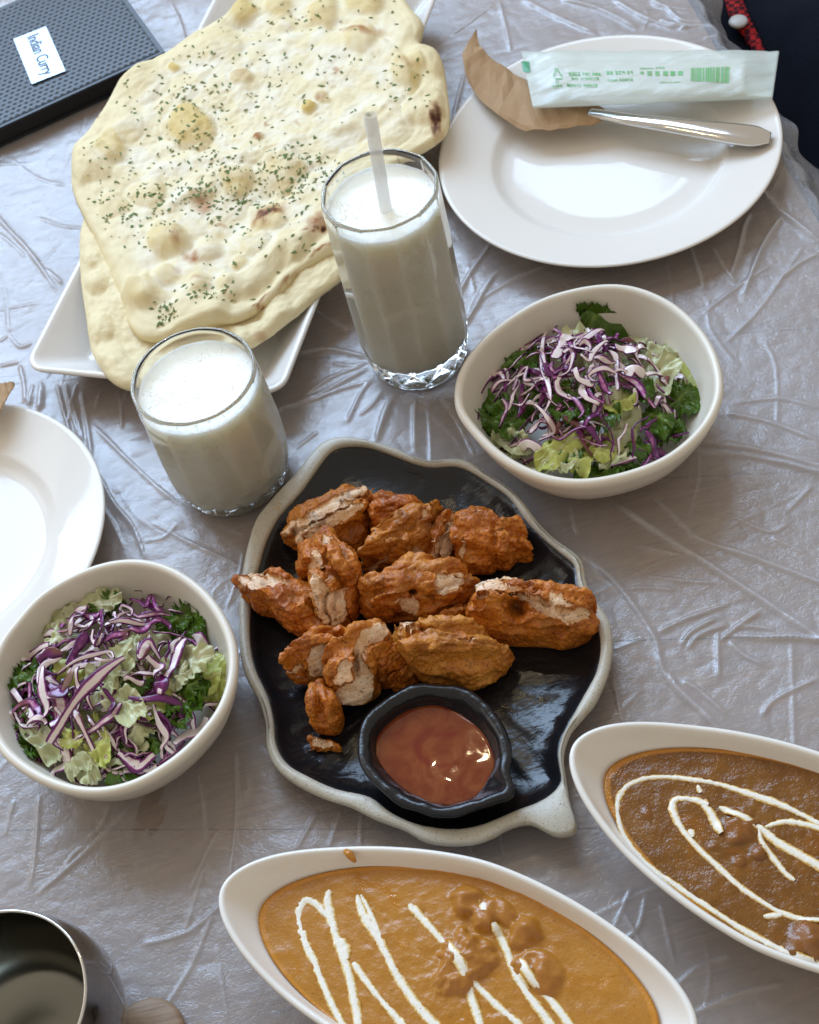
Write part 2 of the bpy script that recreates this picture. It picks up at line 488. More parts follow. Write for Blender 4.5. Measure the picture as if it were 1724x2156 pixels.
    m = MT('cup_inside').set(col=(.25, .245, .21), rough=.22, metal=1.0); m.bump(m.noise(30, 2), .0004, .3); M['cupin'] = m.m
    m = MT('kraft_paper').set(rough=.7, spec=.25)
    m.color(m.mix(m.noise(90, 5), (.36, .225, .115), (.46, .30, .165))); m.bump(m.mix(.5, m.noise(60, 4), m.noise(700, 3)), .0010, .45); M['kraft'] = m.m
    m = MT('wrapper_film').set(rough=.16, spec=.6); m.color(m.mix(m.noise(30, 3), (.64, .73, .66), (.76, .80, .76)))
    m.bump(m.noise(50, 4, .6, 1.0, stretch=((1, 4, 1), (0, 0, -.45))), .0014, .5)
    tr = m.n('ShaderNodeBsdfTransparent'); mx = m.n('ShaderNodeMixShader'); mx.inputs[0].default_value = .58
    m.l(tr.outputs[0], mx.inputs[1]); m.l(m.b.outputs[0], mx.inputs[2]); m.l(mx.outputs[0], m.out.inputs[0]); M['wrap'] = m.m
    m = MT('green_print').set(col=(.13, .42, .13), rough=.3); M['print'] = m.m
    m = MT('green_square').set(col=(.02, .25, .08), rough=.3); M['print2'] = m.m
    m = MT('navy_fabric').set(rough=.9, spec=.1); m.color(m.mix(m.noise(300, 3), (.003, .004, .008), (.008, .010, .018))); m.bump(m.noise(900, 2), .0004, .5); M['navy'] = m.m
    m = MT('red_check').set(rough=.85, spec=.2)
    ck = m.n('ShaderNodeTexChecker'); ck.inputs['Scale'].default_value = 190; ck.inputs['Color1'].default_value = (.42, .02, .02, 1); ck.inputs['Color2'].default_value = (.05, .008, .014, 1)
    mp = m.n('ShaderNodeMapping'); mp.inputs['Rotation'].default_value = (.3, .2, .5); m.l(m.coord(), mp.inputs[0]); m.l(mp.outputs[0], ck.inputs[0])
    m.color(ck.outputs[0]); M['check'] = m.m
    m = MT('pale_glint').set(col=(.62, .60, .58), rough=.4); M['plastic_glint'] = m.m  # pale colour painted for a highlight on translucent plastic
    m = MT('dark_floor').set(rough=.6); m.color(m.mix(m.noise(3, 4), (.020, .018, .017), (.035, .032, .03))); M['floor'] = m.m


materials()

# ------------------------------------------------------------------ outlines shared by things and by the film below them
o5, k5 = (467.8, 883.7), .5025
PL_OUT = Z(o5, k5, [(480, 70), (560, 75), (640, 95), (730, 120), (800, 150), (880, 165), (960, 158), (1030, 170), (1100, 215), (1180, 265), (1250, 330), (1320, 420), (1400, 500), (1480, 560), (1510, 600), (1525, 680), (1560, 750), (1600, 800), (1625, 850), (1635, 950), (1620, 1050), (1590, 1130), (1560, 1190), (1510, 1250), (1460, 1310), (1435, 1380), (1430, 1430), (1440, 1500), (1450, 1560), (1460, 1620), (1490, 1700), (1480, 1732), (1400, 1745), (1350, 1720), (1290, 1690), (1200, 1710), (1130, 1750), (1050, 1775), (950, 1780), (850, 1765), (760, 1715), (640, 1670), (540, 1620), (420, 1580), (300, 1520), (220, 1450), (185, 1370), (180, 1270), (150, 1170), (100, 1080), (75, 980), (68, 850), (75, 700), (90, 600), (120, 480), (150, 400), (220, 310), (300, 230), (370, 140), (420, 90)])
PL_IN = Z(o5, k5, [(500, 112), (600, 112), (700, 145), (800, 180), (880, 195), (960, 190), (1020, 205), (1120, 265), (1200, 325), (1270, 420), (1340, 490), (1420, 560), (1475, 610), (1490, 700), (1530, 790), (1570, 860), (1585, 950), (1570, 1050), (1530, 1130), (1480, 1220), (1440, 1290), (1420, 1360), (1425, 1430), (1430, 1490), (1400, 1550), (1330, 1600), (1250, 1630), (1100, 1690), (1000, 1710), (900, 1710), (800, 1690), (700, 1640), (620, 1580), (480, 1545), (350, 1490), (270, 1440), (225, 1360), (215, 1260), (190, 1160), (140, 1050), (118, 950), (115, 850), (125, 720), (160, 600), (190, 500), (240, 400), (330, 300), (400, 200), (450, 135)])
DISH = Z(o5, k5, [(885, 1100), (1000, 1115), (1080, 1160), (1150, 1230), (1195, 1310), (1215, 1400), (1205, 1480), (1228, 1565), (1150, 1605), (1050, 1640), (960, 1665), (860, 1655), (760, 1620), (670, 1560), (600, 1490), (565, 1420), (568, 1320), (590, 1250), (650, 1190), (740, 1130), (810, 1105)])
SAUCE = Z(o5, k5, [(870, 1195), (960, 1215), (1050, 1270), (1110, 1340), (1140, 1430), (1120, 1500), (1070, 1570), (980, 1610), (880, 1605), (780, 1560), (700, 1490), (650, 1420), (635, 1350), (660, 1290), (740, 1230)])
oR, kR = (909.6, 563.1), .402
BOWL_R = Z(oR, kR, [(115, 700), (135, 560), (240, 400), (400, 265), (600, 155), (850, 95), (1050, 100), (1250, 180), (1400, 310), (1490, 450), (1527, 600), (1512, 720), (1450, 840), (1340, 955), (1200, 1045), (1000, 1115), (790, 1148), (600, 1128), (430, 1060), (300, 970), (190, 850), (135, 770)])
oL, kL = (0, 1126.2), .3116
BOWL_L = Z(oL, kL, [(100, 590), (250, 420), (450, 290), (650, 205), (850, 165), (1050, 180), (1230, 250), (1400, 380), (1520, 540), (1590, 700), (1610, 860), (1590, 1020), (1520, 1200), (1400, 1360), (1250, 1510), (1080, 1630), (900, 1720), (700, 1765), (500, 1755), (300, 1690), (130, 1590), (0, 1470), (-75, 1320), (-105, 1150), (-85, 930), (0, 720)])

RIMZ = .024
PLATE_R, PLATE_L = np.array([.2305, .9165]), np.array([-.331, .712])
TALL, SHORT = P(884, 752)[:2], P(497, 1003)[:2]
CUP = np.array([-.286, .337])
BOATS = [((-.160, .378), math.atan2(-.152, .2295)), ((.052, .403), math.radians(-44))]
BL, BWH = .272, .060
ta = math.radians(62.3); TRV = np.array([math.cos(ta), math.sin(ta)]); TRU = np.array([math.sin(ta), -math.cos(ta)])
TR_W, TR_L = .212, .47
TR_C = (np.array([-.251, .856])+np.array([-.064, .746]))/2+TRV*(TR_L/2-.003)
bowlR_w = PP(BOWL_R, .052); bowlL_w = PP(BOWL_L, .052); plat_w = PP(PL_OUT, .022)

# ------------------------------------------------------------------ ground structure: floor, table, film
v, f = box((0.2, .8, -.76), np.array([1, 0, 0]), np.array([0, 1, 0]), np.array([0, 0, 1]), 2.5, 2.5, .01)
tag(build('floor', v, f, M['floor'], smooth=False), kind='structure')

EDGE = .362
table = empty('dining_table', (-.1, .75, -.75), 'dark brown wooden dining table covered by a grey plastic film', 'table')
pa = math.radians(-17); pu = np.array([math.cos(pa), math.sin(pa)]); pn = np.array([-pu[1], pu[0]])
X0, X1, Y0, Y1 = -.85, EDGE-.004, -.10, 1.62


def clip_poly(poly, n, d, keep):
    out = []
    for i in range(len(poly)):
        a, b = poly[i], poly[(i+1) % len(poly)]
        da, db = (a@n-d)*keep, (b@n-d)*keep
        if da >= 0: out.append(a)
        if da*db < 0: out.append(a+(b-a)*da/(da-db))
    return out


rect = [np.array(q) for q in ((X0, Y0), (X1, Y0), (X1, Y1), (X0, Y1))]
wv = .128
off0 = P(1473, 998)[:2]@pn
k0 = int(math.floor((min(q@pn for q in rect)-off0)/wv)); k1 = int(math.ceil((max(q@pn for q in rect)-off0)/wv))
for k in range(k0, k1):
    pol = clip_poly(clip_poly(rect, pn, off0+k*wv+.0004, 1), pn, off0+(k+1)*wv-.0004, -1)
    if len(pol) < 3: continue
    n = len(pol); v = np.array([[q[0], q[1], -.0025] for q in pol]+[[q[0], q[1], -.03] for q in pol])
    build('plank', v, [tuple(range(n)), tuple(range(2*n-1, n-1, -1))]+[(i, n+i, n+(i+1) % n, (i+1) % n) for i in range(n)], M['wood'], table, smooth=False)
parts = [box((x, y, -.40), np.array([1, 0, 0]), np.array([0, 1, 0]), np.array([0, 0, 1]), .03, .03, .35) for x, y in ((X0+.08, Y0+.08), (X1-.08, Y0+.08), (X1-.08, Y1-.08), (X0+.08, Y1-.08))]
for v, f in parts: build('leg', v, f, M['wood'], table, smooth=False)

# film wrinkles: each a polyline in the measuring frame with width / height in mm
WR = []


def wr(o, k, pts, w=2.2, h=1.6): WR.append((PP(Z(o, k, pts))[:, :2], w*.001, h*.00135))


oA, kA = (1126.2, 953), .3467
wr(oA, kA, [(640, 200), (900, 450), (1000, 530), (1350, 650), (1724, 790), (2000, 880)], 2.6, 2.4)
wr(oA, kA, [(430, 270), (800, 520), (1000, 650), (1350, 880), (1724, 1130), (1950, 1260)], 3.2, 3.0)
wr(oA, kA, [(200, 270), (230, 400), (260, 500)], 2.0, 1.2)
wr(oA, kA, [(300, 620), (520, 830), (720, 1120), (790, 1350), (1000, 1560), (1130, 1700)], 3.2, 1.8)
wr(oA, kA, [(600, 560), (930, 630), (1100, 640)], 2, 1.0)
wr(oA, kA, [(760, 1085), (920, 1010), (1180, 920)], 2, 2.0)
wr(oA, kA, [(890, 1170), (950, 1090), (1100, 1010)], 2, 2.0)
wr(oA, kA, [(930, 1190), (1000, 1110), (1160, 1050)], 2, 2.0)
wr(oA, kA, [(1120, 1150), (1230, 1060), (1370, 960)], 2, 2.2)
wr(oA, kA, [(1190, 1060), (1330, 1060), (1460, 1080)], 1.8, 1.8)
wr(oA, kA, [(1200, 1110), (1400, 1130), (1600, 1130), (1724, 1145), (1850, 1140)], 2.6, 3.0)
wr(oA, kA, [(1110, 1100), (1110, 1230), (1115, 1370)], 2.2, 1.8)
wr(oA, kA, [(1180, 1150), (1270, 1230), (1390, 1290)], 1.8, 1.4)
wr(oA, kA, [(800, 1330), (900, 1480), (1000, 1570)], 2.2, 1.8)
wr(oA, kA, [(900, 1390), (990, 1440), (1160, 1590)], 1.8, 1.2)
wr(oA, kA, [(940, 0), (1200, 10), (1450, 55), (1724, 130), (1900, 190)], 3.0, 2.6)
wr(oA, kA, [(1000, -60), (1350, -10), (1724, 90), (1900, 120)], 3.0, 2.6)
wr(oA, kA, [(470, 1370), (500, 1500), (530, 1640)], 1.8, 1.2)
wr(oA, kA, [(480, 1195), (660, 1130)], 1.5, .8)
wr(oA, kA, [(1540, 350), (1620, 270), (1680, 210)], 1.8, 1.4)
wr(oA, kA, [(1380, 1600), (1460, 1500), (1724, 1370)], 2.2, 1.6)
wr(oA, kA, [(1200, 390), (1420, 480), (1540, 430)], 1.8, 1.3)
wr(oA, kA, [(1440, 520), (1640, 610)], 1.5, 1.0)
wr(oA, kA, [(520, 830), (700, 820), (850, 835)], 1.6, .9)
wr(oA, kA, [(700, 750), (900, 780), (1110, 790)], 1.6, 1.0)
wr(oA, kA, [(1360, 700), (1500, 800)], 1.6, 1.1)
oB, kB = (0, 779.7), .5025
for pts, w, h in (([(390, 230), (560, 400), (750, 560), (1020, 690)], 2.0, 1.6), ([(410, 430), (480, 560), (560, 660), (610, 790)], 2.2, 1.6),
                  ([(415, 560), (470, 640), (520, 750)], 1.8, 1.2), ([(240, 60), (265, 160), (295, 260)], 2.0, 2.2), ([(275, 60), (295, 150), (335, 290)], 2.0, 2.4),
                  ([(325, 60), (300, 140), (290, 220)], 1.8, 2.0), ([(345, 90), (365, 220), (385, 360)], 2.2, 2.4), ([(300, 130), (330, 220), (350, 300)], 1.8, 2.0),
                  ([(425, 80), (400, 160)], 1.5, 1.2), ([(490, 75), (508, 150), (510, 250)], 1.6, 1.4), ([(540, 80), (500, 170)], 1.5, 1.2),
                  ([(180, 60), (170, 160)], 3, 2.0), ([(140, 60), (120, 150)], 3, 2.0),
                  ([(150, 2200), (300, 2075), (440, 1940), (560, 1800)], 2.2, 1.7), ([(825, 1680), (850, 1820), (860, 1980)], 2.0, 1.0),
                  ([(985, 1590), (990, 1850), (960, 2150)], 2.0, 1.2), ([(800, 2180), (860, 2040), (915, 1930)], 2.2, 1.6),
                  ([(165, 1780), (150, 2000), (130, 2155)], 2.4, 1.2), ([(1160, 170), (1300, 130), (1430, 80), (1590, 40)], 2.2, 1.8),
                  ([(1240, 330), (1330, 260)], 1.6, 1.0), ([(1575, 290), (1610, 180), (1650, 80)], 2.6, 2.2), ([(640, 640), (790, 720), (1010, 820)], 1.8, 1.2),
                  ([(600, 720), (690, 700), (740, 650)], 1.6, 1.0), ([(950, 1000), (1000, 870), (1020, 760)], 1.8, 1.0),
                  ([(1240, 2010), (1330, 1850)], 1.8, 1.0), ([(1380, 2000), (1430, 1840)], 1.8, 1.1), ([(1510, 2000), (1515, 1850)], 1.5, .9), ([(370, 1960), (430, 1900), (470, 1800)], 1.8, 1.0),
                  ([(260, 2100), (330, 2010), (420, 1990)], 1.6, 1.0), ([(60, 1800), (20, 1950)], 1.8, 1.0)):
    wr(oB, kB, pts, w, h)
oC, kC = (216.6, 216.6), .4773
for pts, w, h in (([(850, 1110), (1000, 1090), (1190, 1130)], 3.0, 2.2), ([(1080, 1410), (1140, 1280), (1215, 1190)], 2.4, 2.0), ([(760, 1360), (950, 1290), (1190, 1160)], 2.4, 2.2),
                  ([(1205, 1500), (1250, 1370), (1305, 1245)], 2.6, 2.4), ([(1378, 1540), (1375, 1380), (1385, 1240)], 2.8, 2.2), ([(1570, 1010), (1640, 910), (1724, 760)], 2.6, 2.6),
                  ([(1540, 900), (1620, 760), (1724, 610)], 2.6, 2.4), ([(1430, 1210), (1500, 1190), (1600, 1160)], 2.4, 2.4), ([(1440, 1240), (1540, 1230), (1620, 1200)], 2.0, 1.8),
                  ([(1460, 1260), (1560, 1400), (1640, 1560)], 2.2, 1.6), ([(1020, 1150), (1100, 1160), (1190, 1140)], 2.2, 1.8), ([(920, 900), (1000, 960), (1080, 1000)], 3, 1.4),
                  ([(1130, 1380), (1190, 1330), (1260, 1230)], 2, 1.6), ([(890, 1290), (1010, 1210), (1170, 1150)], 2, 1.4)):
    wr(oC, kC, pts, w, h)
oD, kD = (0, 173.3), .3217
for pts, w, h in (([(-40, 860), (80, 990), (200, 1120), (380, 1370)], 3.0, 2.2), ([(-30, 980), (80, 1060), (170, 1150)], 2.4, 1.6), ([(230, 880), (400, 940), (510, 955), (640, 960)], 1.8, 1.2),
                  ([(70, 500), (250, 630), (440, 680)], 2.0, 1.0), ([(300, 1220), (410, 1320)], 2.0, 1.6), ([(130, 1850), (160, 1980), (170, 2100)], 3.0, 2.0), ([(270, 1960), (255, 2150)], 3.0, 2.2),
                  ([(60, 1650), (130, 1730), (210, 1710)], 2.0, 1.4), ([(0, 1700), (60, 1650)], 2, 1.2), ([(0, 1860), (130, 1830)], 2, 1.2), ([(20, 1250), (50, 1500), (60, 1650)], 2.0, 1.0)):
    wr(oD, kD, pts, w, h)
oE, kE = (1386, 0), .2813
for pts, w, h in (([(540, 2080), (600, 1880), (640, 1700), (690, 1600)], 2.6, 2.2), ([(640, 2200), (780, 1850), (920, 1630)], 2.8, 2.6), ([(770, 1430), (880, 1570), (1040, 1690), (1220, 1820)], 4.0, 4.0),
                  ([(230, 1830), (280, 1980), (340, 2170)], 2.6, 2.0), ([(400, 1850), (480, 1990), (580, 2120)], 2.4, 1.8), ([(900, 2100), (1050, 1980), (1201, 1900)], 2.4, 1.6),
                  ([(0, 150), (120, 190), (230, 210)], 3, 3), ([(60, 60), (180, 160), (330, 160)], 3, 3.4), ([(-60, 0), (60, 60), (240, 75)], 3, 2.6), ([(160, 220), (300, 190), (440, 190)], 3, 3.0),
                  ([(340, 290), (460, 260), (540, 200)], 3, 3.2), ([(475, 190), (480, 320)], 2.6, 3.0), ([(560, 380), (560, 260)], 3, 2.6), ([(640, 320), (600, 230)], 3, 2.4)):
    wr(oE, kE, pts, w, h)
for pts, w, h in (([(950, 75), (1000, 40), (1040, 10)], 2.2, 2.0), ([(1050, 0), (1065, 60), (1075, 110)], 2.4, 2.0), ([(1100, 0), (1180, 40), (1250, 70)], 3.0, 2.4), ([(1180, 0), (1260, 20), (1340, 60)], 3.0, 3.0),
                  ([(980, 150), (965, 210), (955, 250)], 2.4, 1.8), ([(1290, 0), (1360, 40), (1420, 60)], 3, 3), ([(355, 0), (380, 50), (390, 90)], 3, 2), ([(1530, 870), (1620, 890), (1724, 930)], 2.6, 2.4),
                  ([(1520, 930), (1600, 950), (1724, 975)], 2.6, 2.6), ([(1540, 850), (1640, 840), (1724, 860)], 2.2, 1.6), ([(1480, 660), (1560, 600), (1620, 560)], 2.4, 1.8), ([(1530, 720), (1600, 650), (1690, 520)], 2.6, 2.0),
                  ([(1000, 640), (1080, 590), (1150, 560)], 2.8, 1.8), ([(980, 690), (1010, 620), (1050, 570)], 2.8, 2.0), ([(985, 560), (1000, 620)], 2.2, 1.4), ([(300, 1990), (400, 1960), (480, 1890)], 2, 1.4),
                  ([(330, 2150), (400, 2040), (450, 1920)], 2, 1.3), ([(430, 1830), (390, 1960)], 2, 1.2), ([(455, 1990), (480, 2150)], 1.8, 1.1), ([(1310, 1920), (1350, 1990), (1380, 2060)], 2, 1.3), ([(1290, 1960), (1330, 1870)], 2, 1.3),
                  ([(1420, 2080), (1480, 2030), (1540, 2010)], 2.2, 1.5), ([(1450, 2140), (1560, 2090), (1650, 2070)], 2.2, 1.5), ([(1390, 1900), (1420, 2030)], 1.8, 1.2), ([(1360, 1880), (1345, 1950), (1300, 1990)], 1.8, 1.2)):
    WR.append((PP(pts)[:, :2], w*.001, h*.001))
r2 = np.random.default_rng(3)
for i in range(70):                      # long fine straight creases
    c = np.array([r2.uniform(-.36, .36), r2.uniform(.22, 1.40)]); a = r2.uniform(0, math.pi); L = r2.uniform(.05, .17); d0 = np.array([math.cos(a), math.sin(a)]); b = r2.normal(0, .008, 2)
    WR.append((np.array([c, c+d0*L/2+b, c+d0*L]), r2.uniform(.0014, .0022), r2.uniform(.0005, .0012)))
for i in range(60):                      # short random creases
    c = np.array([r2.uniform(-.36, .36), r2.uniform(.22, 1.45)]); a = r2.uniform(0, math.pi); L = r2.uniform(.012, .06)
    b = r2.normal(0, .3); d0 = np.array([math.cos(a), math.sin(a)]); d1 = np.array([math.cos(a+b), math.sin(a+b)])
    WR.append((np.array([c, c+d0*L/2, c+d0*L/2+d1*L/2]), r2.uniform(.0011, .0019), r2.uniform(.0004, .0012)))


def axis(lo, a, b, hi, fine, coarse):
    return np.unique(np.round(np.r_[np.arange(lo, a, coarse), np.arange(a, b, fine), np.arange(b, hi, coarse), hi], 5))


gx = axis(-.87, -.36, EDGE, EDGE, .0011, .02); gy = axis(-.12, .22, 1.41, 1.64, .0012, .02)
sx = np.arange(.002, .047, .002)                       # overhang: arc length beyond the table edge
GX, GY = np.meshgrid(gx, gy); Hh = np.zeros_like(GX); Rg = np.zeros_like(GX)
for pts, w, h in WR:
    w *= .50; h *= .84
    dense = spl(pts, 40, closed=False)
    tl = np.linspace(0, 1, len(dense)); amp = h*np.clip(np.sin(math.pi*np.clip(tl*.96+.02, 0, 1))*2.2, 0, 1)
    lo = dense.min(0)-w*4; hi = dense.max(0)+w*4
    i0, i1 = np.searchsorted(gx, (lo[0], hi[0])); j0, j1 = np.searchsorted(gy, (lo[1], hi[1]))
    if i1 <= i0 or j1 <= j0: continue
    qx = GX[j0:j1, i0:i1]; qy = GY[j0:j1, i0:i1]; best = np.full(qx.shape, 1e9); val = np.zeros(qx.shape)
    jit = vnoise(np.stack([qx*70, qy*70, qx*0+w*1e4], -1), 4)*w*.35
    for a, b, A0, A1 in zip(dense[:-1], dense[1:], amp[:-1], amp[1:]):
        d = b-a; L2 = d@d
        if L2 == 0: continue
        t = np.clip(((qx-a[0])*d[0]+(qy-a[1])*d[1])/L2, 0, 1)
        ds = np.hypot(qx-a[0]-t*d[0], qy-a[1]-t*d[1])
        sgn = np.sign((qx-a[0])*d[1]-(qy-a[1])*d[0])
        m_ = ds < best
        best[m_] = ds[m_]; val[m_] = (A0+(A1-A0)*t)[m_]
    e = np.exp(-(np.abs(best+jit)/w)**1.15)*val
    Hh[j0:j1, i0:i1] = np.maximum(Hh[j0:j1, i0:i1], e)+.25*np.minimum(Hh[j0:j1, i0:i1], e)
    Rg[j0:j1, i0:i1] = np.maximum(Rg[j0:j1, i0:i1], np.clip(e/.0022, 0, 1))
pp3 = np.stack([GX, GY, GX*0], -1)
Hh += .0012*np.clip(fbm(pp3*14, 2, 5), 0, 2)+.0005*np.abs(fbm(pp3*60, 2, 9))
mask = np.ones_like(GX)
for c, r in ((PLATE_R, .082), (PLATE_L, .080), (TALL, .036), (SHORT, .040), (CUP, .045)):
    mask *= sstep(r, r+.012, np.hypot(GX-c[0], GY-c[1]))


def outline_mask(w2d, sc):
    c = centroid(w2d); R = polar_r(w2d, c, 360, 2)*sc
    th = np.arctan2(GY-c[1], GX-c[0]) % (2*math.pi)
    Rr = np.interp(th, np.arange(361)*math.pi/180, np.r_[R, R[0]])
    return sstep(1.0, 1.15, np.hypot(GX-c[0], GY-c[1])/Rr)


mask *= outline_mask(bowlR_w, .72)*outline_mask(bowlL_w, .72)*outline_mask(plat_w, .80)
for (bx, by), a in BOATS:
    d = np.array([math.cos(a), math.sin(a)]); lx = (GX-bx)*d[0]+(GY-by)*d[1]-BL/2; ly = -(GX-bx)*d[1]+(GY-by)*d[0]
    mask *= sstep(1, 1.25, np.hypot(lx/(BL*.36), ly/(BWH*.62)))
lu = np.abs((GX-TR_C[0])*TRU[0]+(GY-TR_C[1])*TRU[1]); lv = np.abs((GX-TR_C[0])*TRV[0]+(GY-TR_C[1])*TRV[1])
mask *= sstep(0, .012, np.maximum(lu-(TR_W/2-.026), lv-(TR_L/2-.026)))
MN_D = np.array([math.cos(math.radians(14.5)), math.sin(math.radians(14.5))]); MN_N = np.array([-MN_D[1], MN_D[0]])
MN_C0 = np.array([-.098, 1.203])                       # near right corner of the menu
lu = (GX-MN_C0[0])*MN_D[0]+(GY-MN_C0[1])*MN_D[1]; lv = (GX-MN_C0[0])*MN_N[0]+(GY-MN_C0[1])*MN_N[1]
mask *= sstep(0, .012, np.maximum(np.maximum(lu, -lu-.31), np.maximum(-lv, lv-.20)))
Hh = Hh*mask*np.clip((EDGE-GX)/.02, .25, 1)-.0015*(1-mask)*0
cling = np.zeros_like(GX)
for (u, v_), ru, rv, a in (((318, 1690), .006, .022, -.45), ((330, 1725), .004, .012, -.5)):
    c = P(u, v_)[:2]; dx, dy = GX-c[0], GY-c[1]; x_ = dx*math.cos(a)+dy*math.sin(a); y_ = -dx*math.sin(a)+dy*math.cos(a)
    rr = np.hypot(x_/ru, y_/rv)+.22*fbm(pp3*150, 2, 3)
    cling = np.maximum(cling, .35*sstep(1.25, .75, rr))
V0 = np.stack([GX, GY, Hh], -1)
S_, YY = np.meshgrid(sx, gy)                                            # hanging strip with flared folds
edge_h = Hh[:, -1][:, None]
fold = .5+.5*fbm(np.stack([YY*14, S_*4, YY*0], -1), 2, 21)
fl = .30+.55*np.clip(fold, 0, 1.2)
len_f = 1-.25*np.clip(fbm(np.stack([YY*6, YY*0, YY*0], -1), 2, 31), -1, 1)
SS = S_*len_f
Vs = np.stack([EDGE+SS*fl+.0015*np.sin(YY*170), YY+.006*fbm(np.stack([YY*20, S_*20, YY*0+3], -1), 2, 8), edge_h*np.exp(-S_/.02)-SS*np.sqrt(np.clip(1-fl**2, .1, 1))*sstep(0, .02, S_)], -1)
VA = np.concatenate([V0, Vs], 1); ny, nx = VA.shape[:2]
idx = np.arange(ny*nx).reshape(ny, nx)
F4 = np.stack([idx[:-1, :-1], idx[:-1, 1:], idx[1:, 1:], idx[1:, :-1]], -1).reshape(-1, 4)
zz = np.zeros((ny, len(sx)))
build('plastic_tablecloth', VA.reshape(-1, 3), F4, M['film'], attrs={'cling': np.concatenate([cling, zz], 1).ravel(), 'ridge': np.concatenate([Rg*mask, zz+.5], 1).ravel()}, origin=(0, .7, 0))
tag(bpy.data.objects['plastic_tablecloth'], 'wrinkled translucent grey plastic sheet spread over the wooden table', 'tablecloth')


# ------------------------------------------------------------------ china
def lathe(prof, c, N=160):
    a = ang(N)
    return [xyz(c+a*r, z) for r, z in prof]


PLATE_PROF = [(.001, .0035), (.070, .0035), (.072, .0006), (.077, .0006), (.080, .004), (.092, .0095), (.112, .0155), (.131, .0210), (.1338, .0222), (.1350, .0236), (.1343, .0246), (.1325, .0247), (.1305, .0243), (.118, .0212), (.104, .0178), (.0955, .0156), (.0935, .0148), (.0915, .0130), (.0875, .0092), (.0840, .0074), (.0800, .0066), (.06, .0062), (.03, .006), (.001, .006)]


def plate(c, label, s=1.0):
    v, f = rings(lathe([(r*s, z) for r, z in PLATE_PROF], c), True, True)
    return tag(build('dinner_plate', v, f, M['china'], flip=True, origin=(c[0], c[1], 0)), label, 'plate', 'round white dinner plates')


plate(PLATE_R, 'round white plate carrying a wrapped wet tissue and a metal spoon handle')
plate(PLATE_L, 'round white plate with a kraft paper sleeve tip, next to the tumbler of white drink', .94)


def outline_rings(c, R, N, prof):
    """prof: (scale of outline, inward offset in m, z)"""
    a = ang(N)
    return [xyz(c+a*(R*s-off)[:, None], z) for s, off, z in prof]


def salad_bowl(w2, label):
    N = 180; c = centroid(w2); R = polar_r(w2, c, N, 6)
    pr = [(.02, 0, .004), (.50, 0, .004), (.52, 0, .0008), (.57, 0, .0008), (.60, 0, .004), (.75, 0, .0115), (.88, 0, .024), (.955, 0, .038), (.985, 0, .0465),
          (1, 0, .0505), (1, .0006, .0530), (1, .0022, .0545), (1, .0042, .0545), (1, .0058, .0530), (1, .0066, .0505), (.975, .0066, .043), (.935, .0066, .034), (.86, .0058, .0225), (.75, .005, .0135), (.6, .003, .0088), (.4, 0, .0075), (.02, 0, .0072)]
    v, f = rings(outline_rings(c, R, N, pr))
    o = tag(build('salad_bowl', v, f, M['bowl'], flip=True, origin=(c[0], c[1], 0)), label, 'bowl', 'cream salad bowls')
    return c, R


cR, RR = salad_bowl(bowlR_w, 'oval cream bowl of cabbage salad between the tall glass and the dinner plate')
cL, RL = salad_bowl(bowlL_w, 'cream bowl of cabbage salad between the black platter and the steel cup')


def rrect(hw, hl, r, n=14):
    pts = []
    for sx_, sy_, a0 in ((1, -1, -90), (1, 1, 0), (-1, 1, 90), (-1, -1, 180)):
        for t in np.linspace(0, 90, n):
            a = math.radians(a0+t)
            pts.append(((hw-r)*sx_+r*math.cos(a), (hl-r)*sy_+r*math.sin(a)))
    for i in range(4):     # straight sides get extra points so rings stay even
        pass
    return np.array(pts)


def tray_ring(inset, r, z):
    p = rrect(TR_W/2-inset, TR_L/2-inset, r)
    return xyz(TR_C+p[:, :1]*TRU+p[:, 1:]*TRV, z)


v, f = rings([tray_ring(.05, .01, .003), tray_ring(.036, .012, .003), tray_ring(.034, .012, .0008), tray_ring(.028, .014, .0008), tray_ring(.022, .016, .005), tray_ring(.004, .016, .0245), tray_ring(.0008, .016, .027), tray_ring(0, .016, .029), tray_ring(.0006, .0155, .0305), tray_ring(.0025, .014, .0312), tray_ring(.0045, .012, .0303), tray_ring(.007, .010, .0278), tray_ring(.030, .006, .0085), tray_ring(.034, .005, .0068), tray_ring(.045, .004, .0066)])
tag(build('serving_tray', v, f, M['tray'], flip=False, origin=(TR_C[0], TR_C[1], 0)), 'long white rectangular tray with sloped sides under the flatbread', 'tray')


